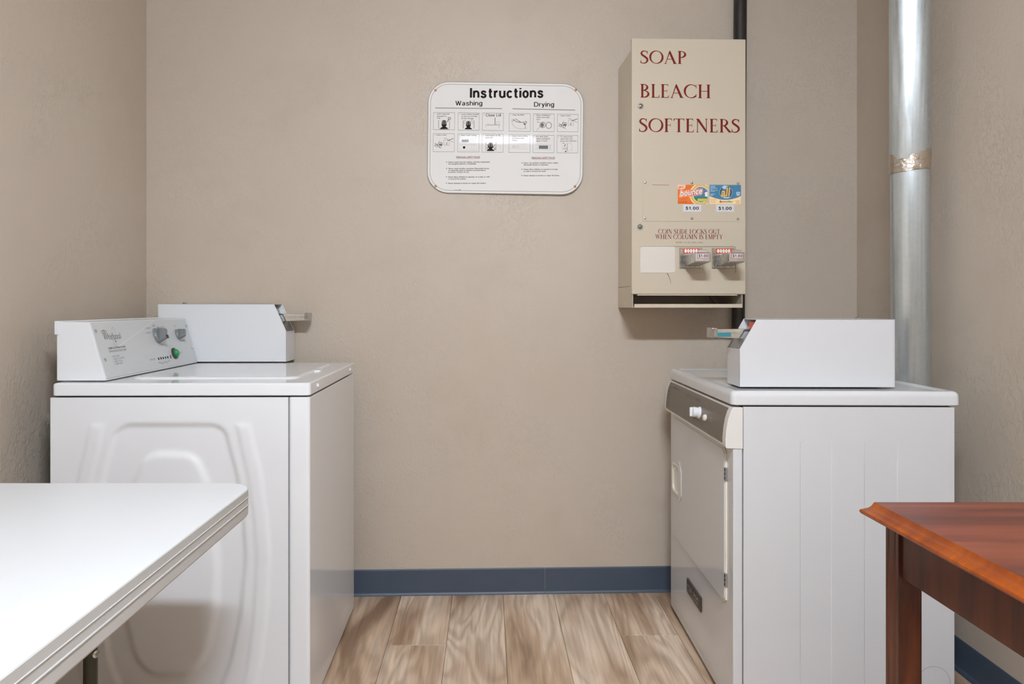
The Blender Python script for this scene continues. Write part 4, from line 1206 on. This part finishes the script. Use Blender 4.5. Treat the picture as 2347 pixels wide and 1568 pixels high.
for i in range(3): fillp(b, PG, ell(1626, -899 - 16 * i, 4, 4, n=8), 0); stroke(b, PG, [(1455, -897 - 16 * i), (1478, -897 - 16 * i)], 4, 5)
stroke(b, PG, [(1775, -862), (1900, -864), (1900, -975)], 3, 5); stroke(b, PG, [(1775, -862), (1775, -975)], 3, 5); stroke(b, PG, [(1838, -868), (1838, -965)], 5, 1); stroke(b, PG, [(1838, -866), (1890, -870), (1890, -950), (1838, -968)], 4, 5); stroke(b, PG, [(1800, -905), (1815, -880)], 8, 0); stroke(b, PG, [(1780, -925), (1830, -925), (1836, -940), (1785, -942)], 4, 1); fillp(b, PG, ell(1818, -968, 12, 6), 0); stroke(b, PG, [(1778, -864), (1804, -868)], 6, 2)
b.build('print', ['sign_ink', 'sign_mid', 'sign_red', 'sign_ink', 'sign_white', 'sign_pale'], plate, wn=False, fix=False)
for zx, zy in ((203, 207), (1932, 210), (219, 1388), (1938, 1401)):
    b = MB(); b.lathe([(0.0046, 0), (0.0046, 0.0008), (0.0034, 0.0022), (0.0012, 0.0028)], PG(zx, -zy), (0, -1, 0), 16); b.build('screw', 'brass', sg)

# ------------------------------------------------------------------ pipes
b = MB()
p0 = (0.9755, back_y(0.9755) - 0.0275, 0.0); p1 = (0.9915, back_y(0.9915) - 0.0275, CEIL)
b.tube([p0, p1], 0.0245, 28)
o = b.build('drain_pipe', 'iron', None, wn=False, angle=50)
o['label'] = 'dark brown streaked vertical pipe behind the beige vending cabinet'; o['category'] = 'pipe'

duct = empty('dryer_duct', (1.350, 2.36, 0), 0, 'shiny galvanised round exhaust duct rising behind the dryer in the right corner', 'duct')
b = MB(); b.tube([(0, 0, 0.12), (-0.006, 0, 1.57)], 0.0555, 48); b.build('lower_section', 'galv', duct, wn=False, angle=50)
b = MB(); b.tube([(-0.007, 0, 1.56), (-0.034, -0.05, 2.30), (-0.045, -0.075, CEIL)], [0.0570, 0.0585, 0.0590], 48); b.build('upper_section', 'galv', duct, wn=False, angle=50)
b = MB(); b.lathe([(0.0560, 0.06), (0.0600, 0.07), (0.06, 0.13), (0.0560, 0.135)], (0, 0, 0), (0, 0, 1), 40); b.build('elbow', 'galv', duct, wn=False, angle=50)
for z0, z1, rr_ in ((1.552, 1.586, 0.0588), (1.580, 1.6145, 0.0600)):
    d = MB(); n_ = 72; rings_ = []
    for i, z in enumerate([z0, z0 + 0.0008, (z0 + z1) / 2, z1 - 0.0008, z1]):
        rg = []
        for a_ in range(n_):
            t = 2 * math.pi * a_ / n_
            r_ = rr_ * (0.985 if i in (0, 4) else 1.0) + 0.0006 * math.sin(5 * t + i * 2.1) + 0.0004 * math.sin(13 * t + i)
            rg.append((-0.006 + r_ * math.cos(t), r_ * math.sin(t), z + 0.0022 * math.sin(t * 1.0 + 0.9 + z0 * 40) + 0.006 * math.cos(t)))
        rings_.append(rg)
    d.rings(rings_); d.build('foil_tape', 'foil', duct, wn=False, angle=50)

# ------------------------------------------------------------------ white folding table
wt = empty('folding_table', (-0.895, 1.02, 0), 0, 'white laminate folding table with rounded corners and banded edge', 'table')
TX0, TX1, TY0, TY1 = -0.385, 0.3855, -0.60, 0.613
def Rt(d, z): return [(p[0], p[1], z) for p in rrect(TX0 - d, TX1 + d, TY0 - d, TY1 + d, 0.062 + d, 10)]
b = MB(); b.rings([Rt(-0.004, 0.712), Rt(-0.0016, 0.7335), Rt(-0.003, 0.7350)]); top = b.build('table_top', 'laminate', wt, angle=25)
b = MB(); b.rings([Rt(-0.012, 0.674), Rt(-0.003, 0.6765), Rt(0, 0.681), Rt(0, 0.7000), Rt(0.0016, 0.7006), Rt(0.0016, 0.7022), Rt(0, 0.7028), Rt(0, 0.7160), Rt(0.0012, 0.7165), Rt(0.0012, 0.7176), Rt(0, 0.7182), Rt(0, 0.7322), Rt(-0.0016, 0.7336)]); b.build('edge_band', 'laminate_edge', wt, angle=25)
def tleg(name, pts, r):
    d = MB(); d.tube(pts, r, 16); return d.build(name, 'leg_metal', wt, wn=False, angle=50)
for yy in (0.135, -0.46):
    for xx in (0.277, -0.277):
        lg = tleg('leg', [(xx, yy, 0.0), (xx, yy, 0.674)], 0.0105)
        d = MB(); d.lathe([(0.014, 0), (0.014, 0.02), (0.011, 0.022)], (xx, yy, 0), (0, 0, 1), 16); d.build('foot_cap', 'rubber', lg)
        d = MB(); d.lathe([(0.006, 0), (0.006, 0.003), (0.003, 0.005)], (xx + 0.009, yy - 0.004, 0.585), (1, -0.5, 0), 14); d.build('bolt', 'chrome_satin', lg)
    d = MB(); d.box(-0.27, 0.27, yy - 0.008, yy + 0.008, 0.585, 0.612, 0.003, 1); d.build('crossbar', 'leg_metal', wt)

# ------------------------------------------------------------------ mahogany table
mt = empty('wooden_table', (1.04, 0.96, 0), 0, 'dark reddish mahogany table with ogee-moulded edge at the right', 'table')
MX0, MX1, MY0, MY1 = -0.321, 0.321, -0.46, 0.419
def Rm(d, z): return [(MX0 - d, MY0 - d, z), (MX1 + d, MY0 - d, z), (MX1 + d, MY1 + d, z), (MX0 - d, MY1 + d, z)]
b = MB(); b.rings([Rm(-0.004, 0.734), Rm(0.0, 0.7595), Rm(-0.0008, 0.760)]); b.build('table_top', 'mahogany_top', mt, wn=False)
b = MB(); b.rings([Rm(-0.02, 0.7335), Rm(0.008, 0.7335), Rm(0.0165, 0.7350), Rm(0.0185, 0.7385), Rm(0.0175, 0.7420), Rm(0.0130, 0.7445), Rm(0.0075, 0.7475), Rm(0.0035, 0.7520), Rm(0.0015, 0.7565), Rm(0.0001, 0.7596)]); b.build('edge_moulding', 'mahogany_edge', mt, angle=40)
lw = 0.042
def leg_poly(x0, y0, sx_, sy_):
    # square leg with a reeded outer face
    p = [(0, 0), (0.010, 0), (0.012, 0.003), (0.014, 0.003), (0.0155, 0), (lw, 0), (lw, lw), (0, lw), (0, 0.0335), (0.003, 0.032), (0.003, 0.0305), (0, 0.029), (0, 0.0125), (0.0025, 0.011), (0.0025, 0.010), (0, 0.0085)]
    return [(x0 + sx_ * a, y0 + sy_ * c) for a, c in p]
for x_, sx_ in ((MX0 + 0.014, 1), (MX1 - 0.014, -1)):
    for y_, sy_ in ((MY0 + 0.014, 1), (MY1 - 0.056, 1) if False else (MY1 - 0.014, -1)):
        b = MB(); b.prism(leg_poly(x_, y_, sx_, sy_), 'z', 0.0, 0.7335, 0.0008, 1); b.build('leg', 'mahogany_leg', mt)
for x_ in (MX0 + 0.019, MX1 - 0.037):
    b = MB(); b.box(x_, x_ + 0.018, MY0 + 0.05, MY1 - 0.05, 0.640, 0.7335, 0.001, 1); b.build('apron', 'mahogany_leg', mt)
for y_ in (MY0 + 0.02, MY1 - 0.038):
    b = MB(); b.box(MX0 + 0.05, MX1 - 0.05, y_, y_ + 0.018, 0.640, 0.7335, 0.001, 1); b.build('apron', 'mahogany_leg', mt)
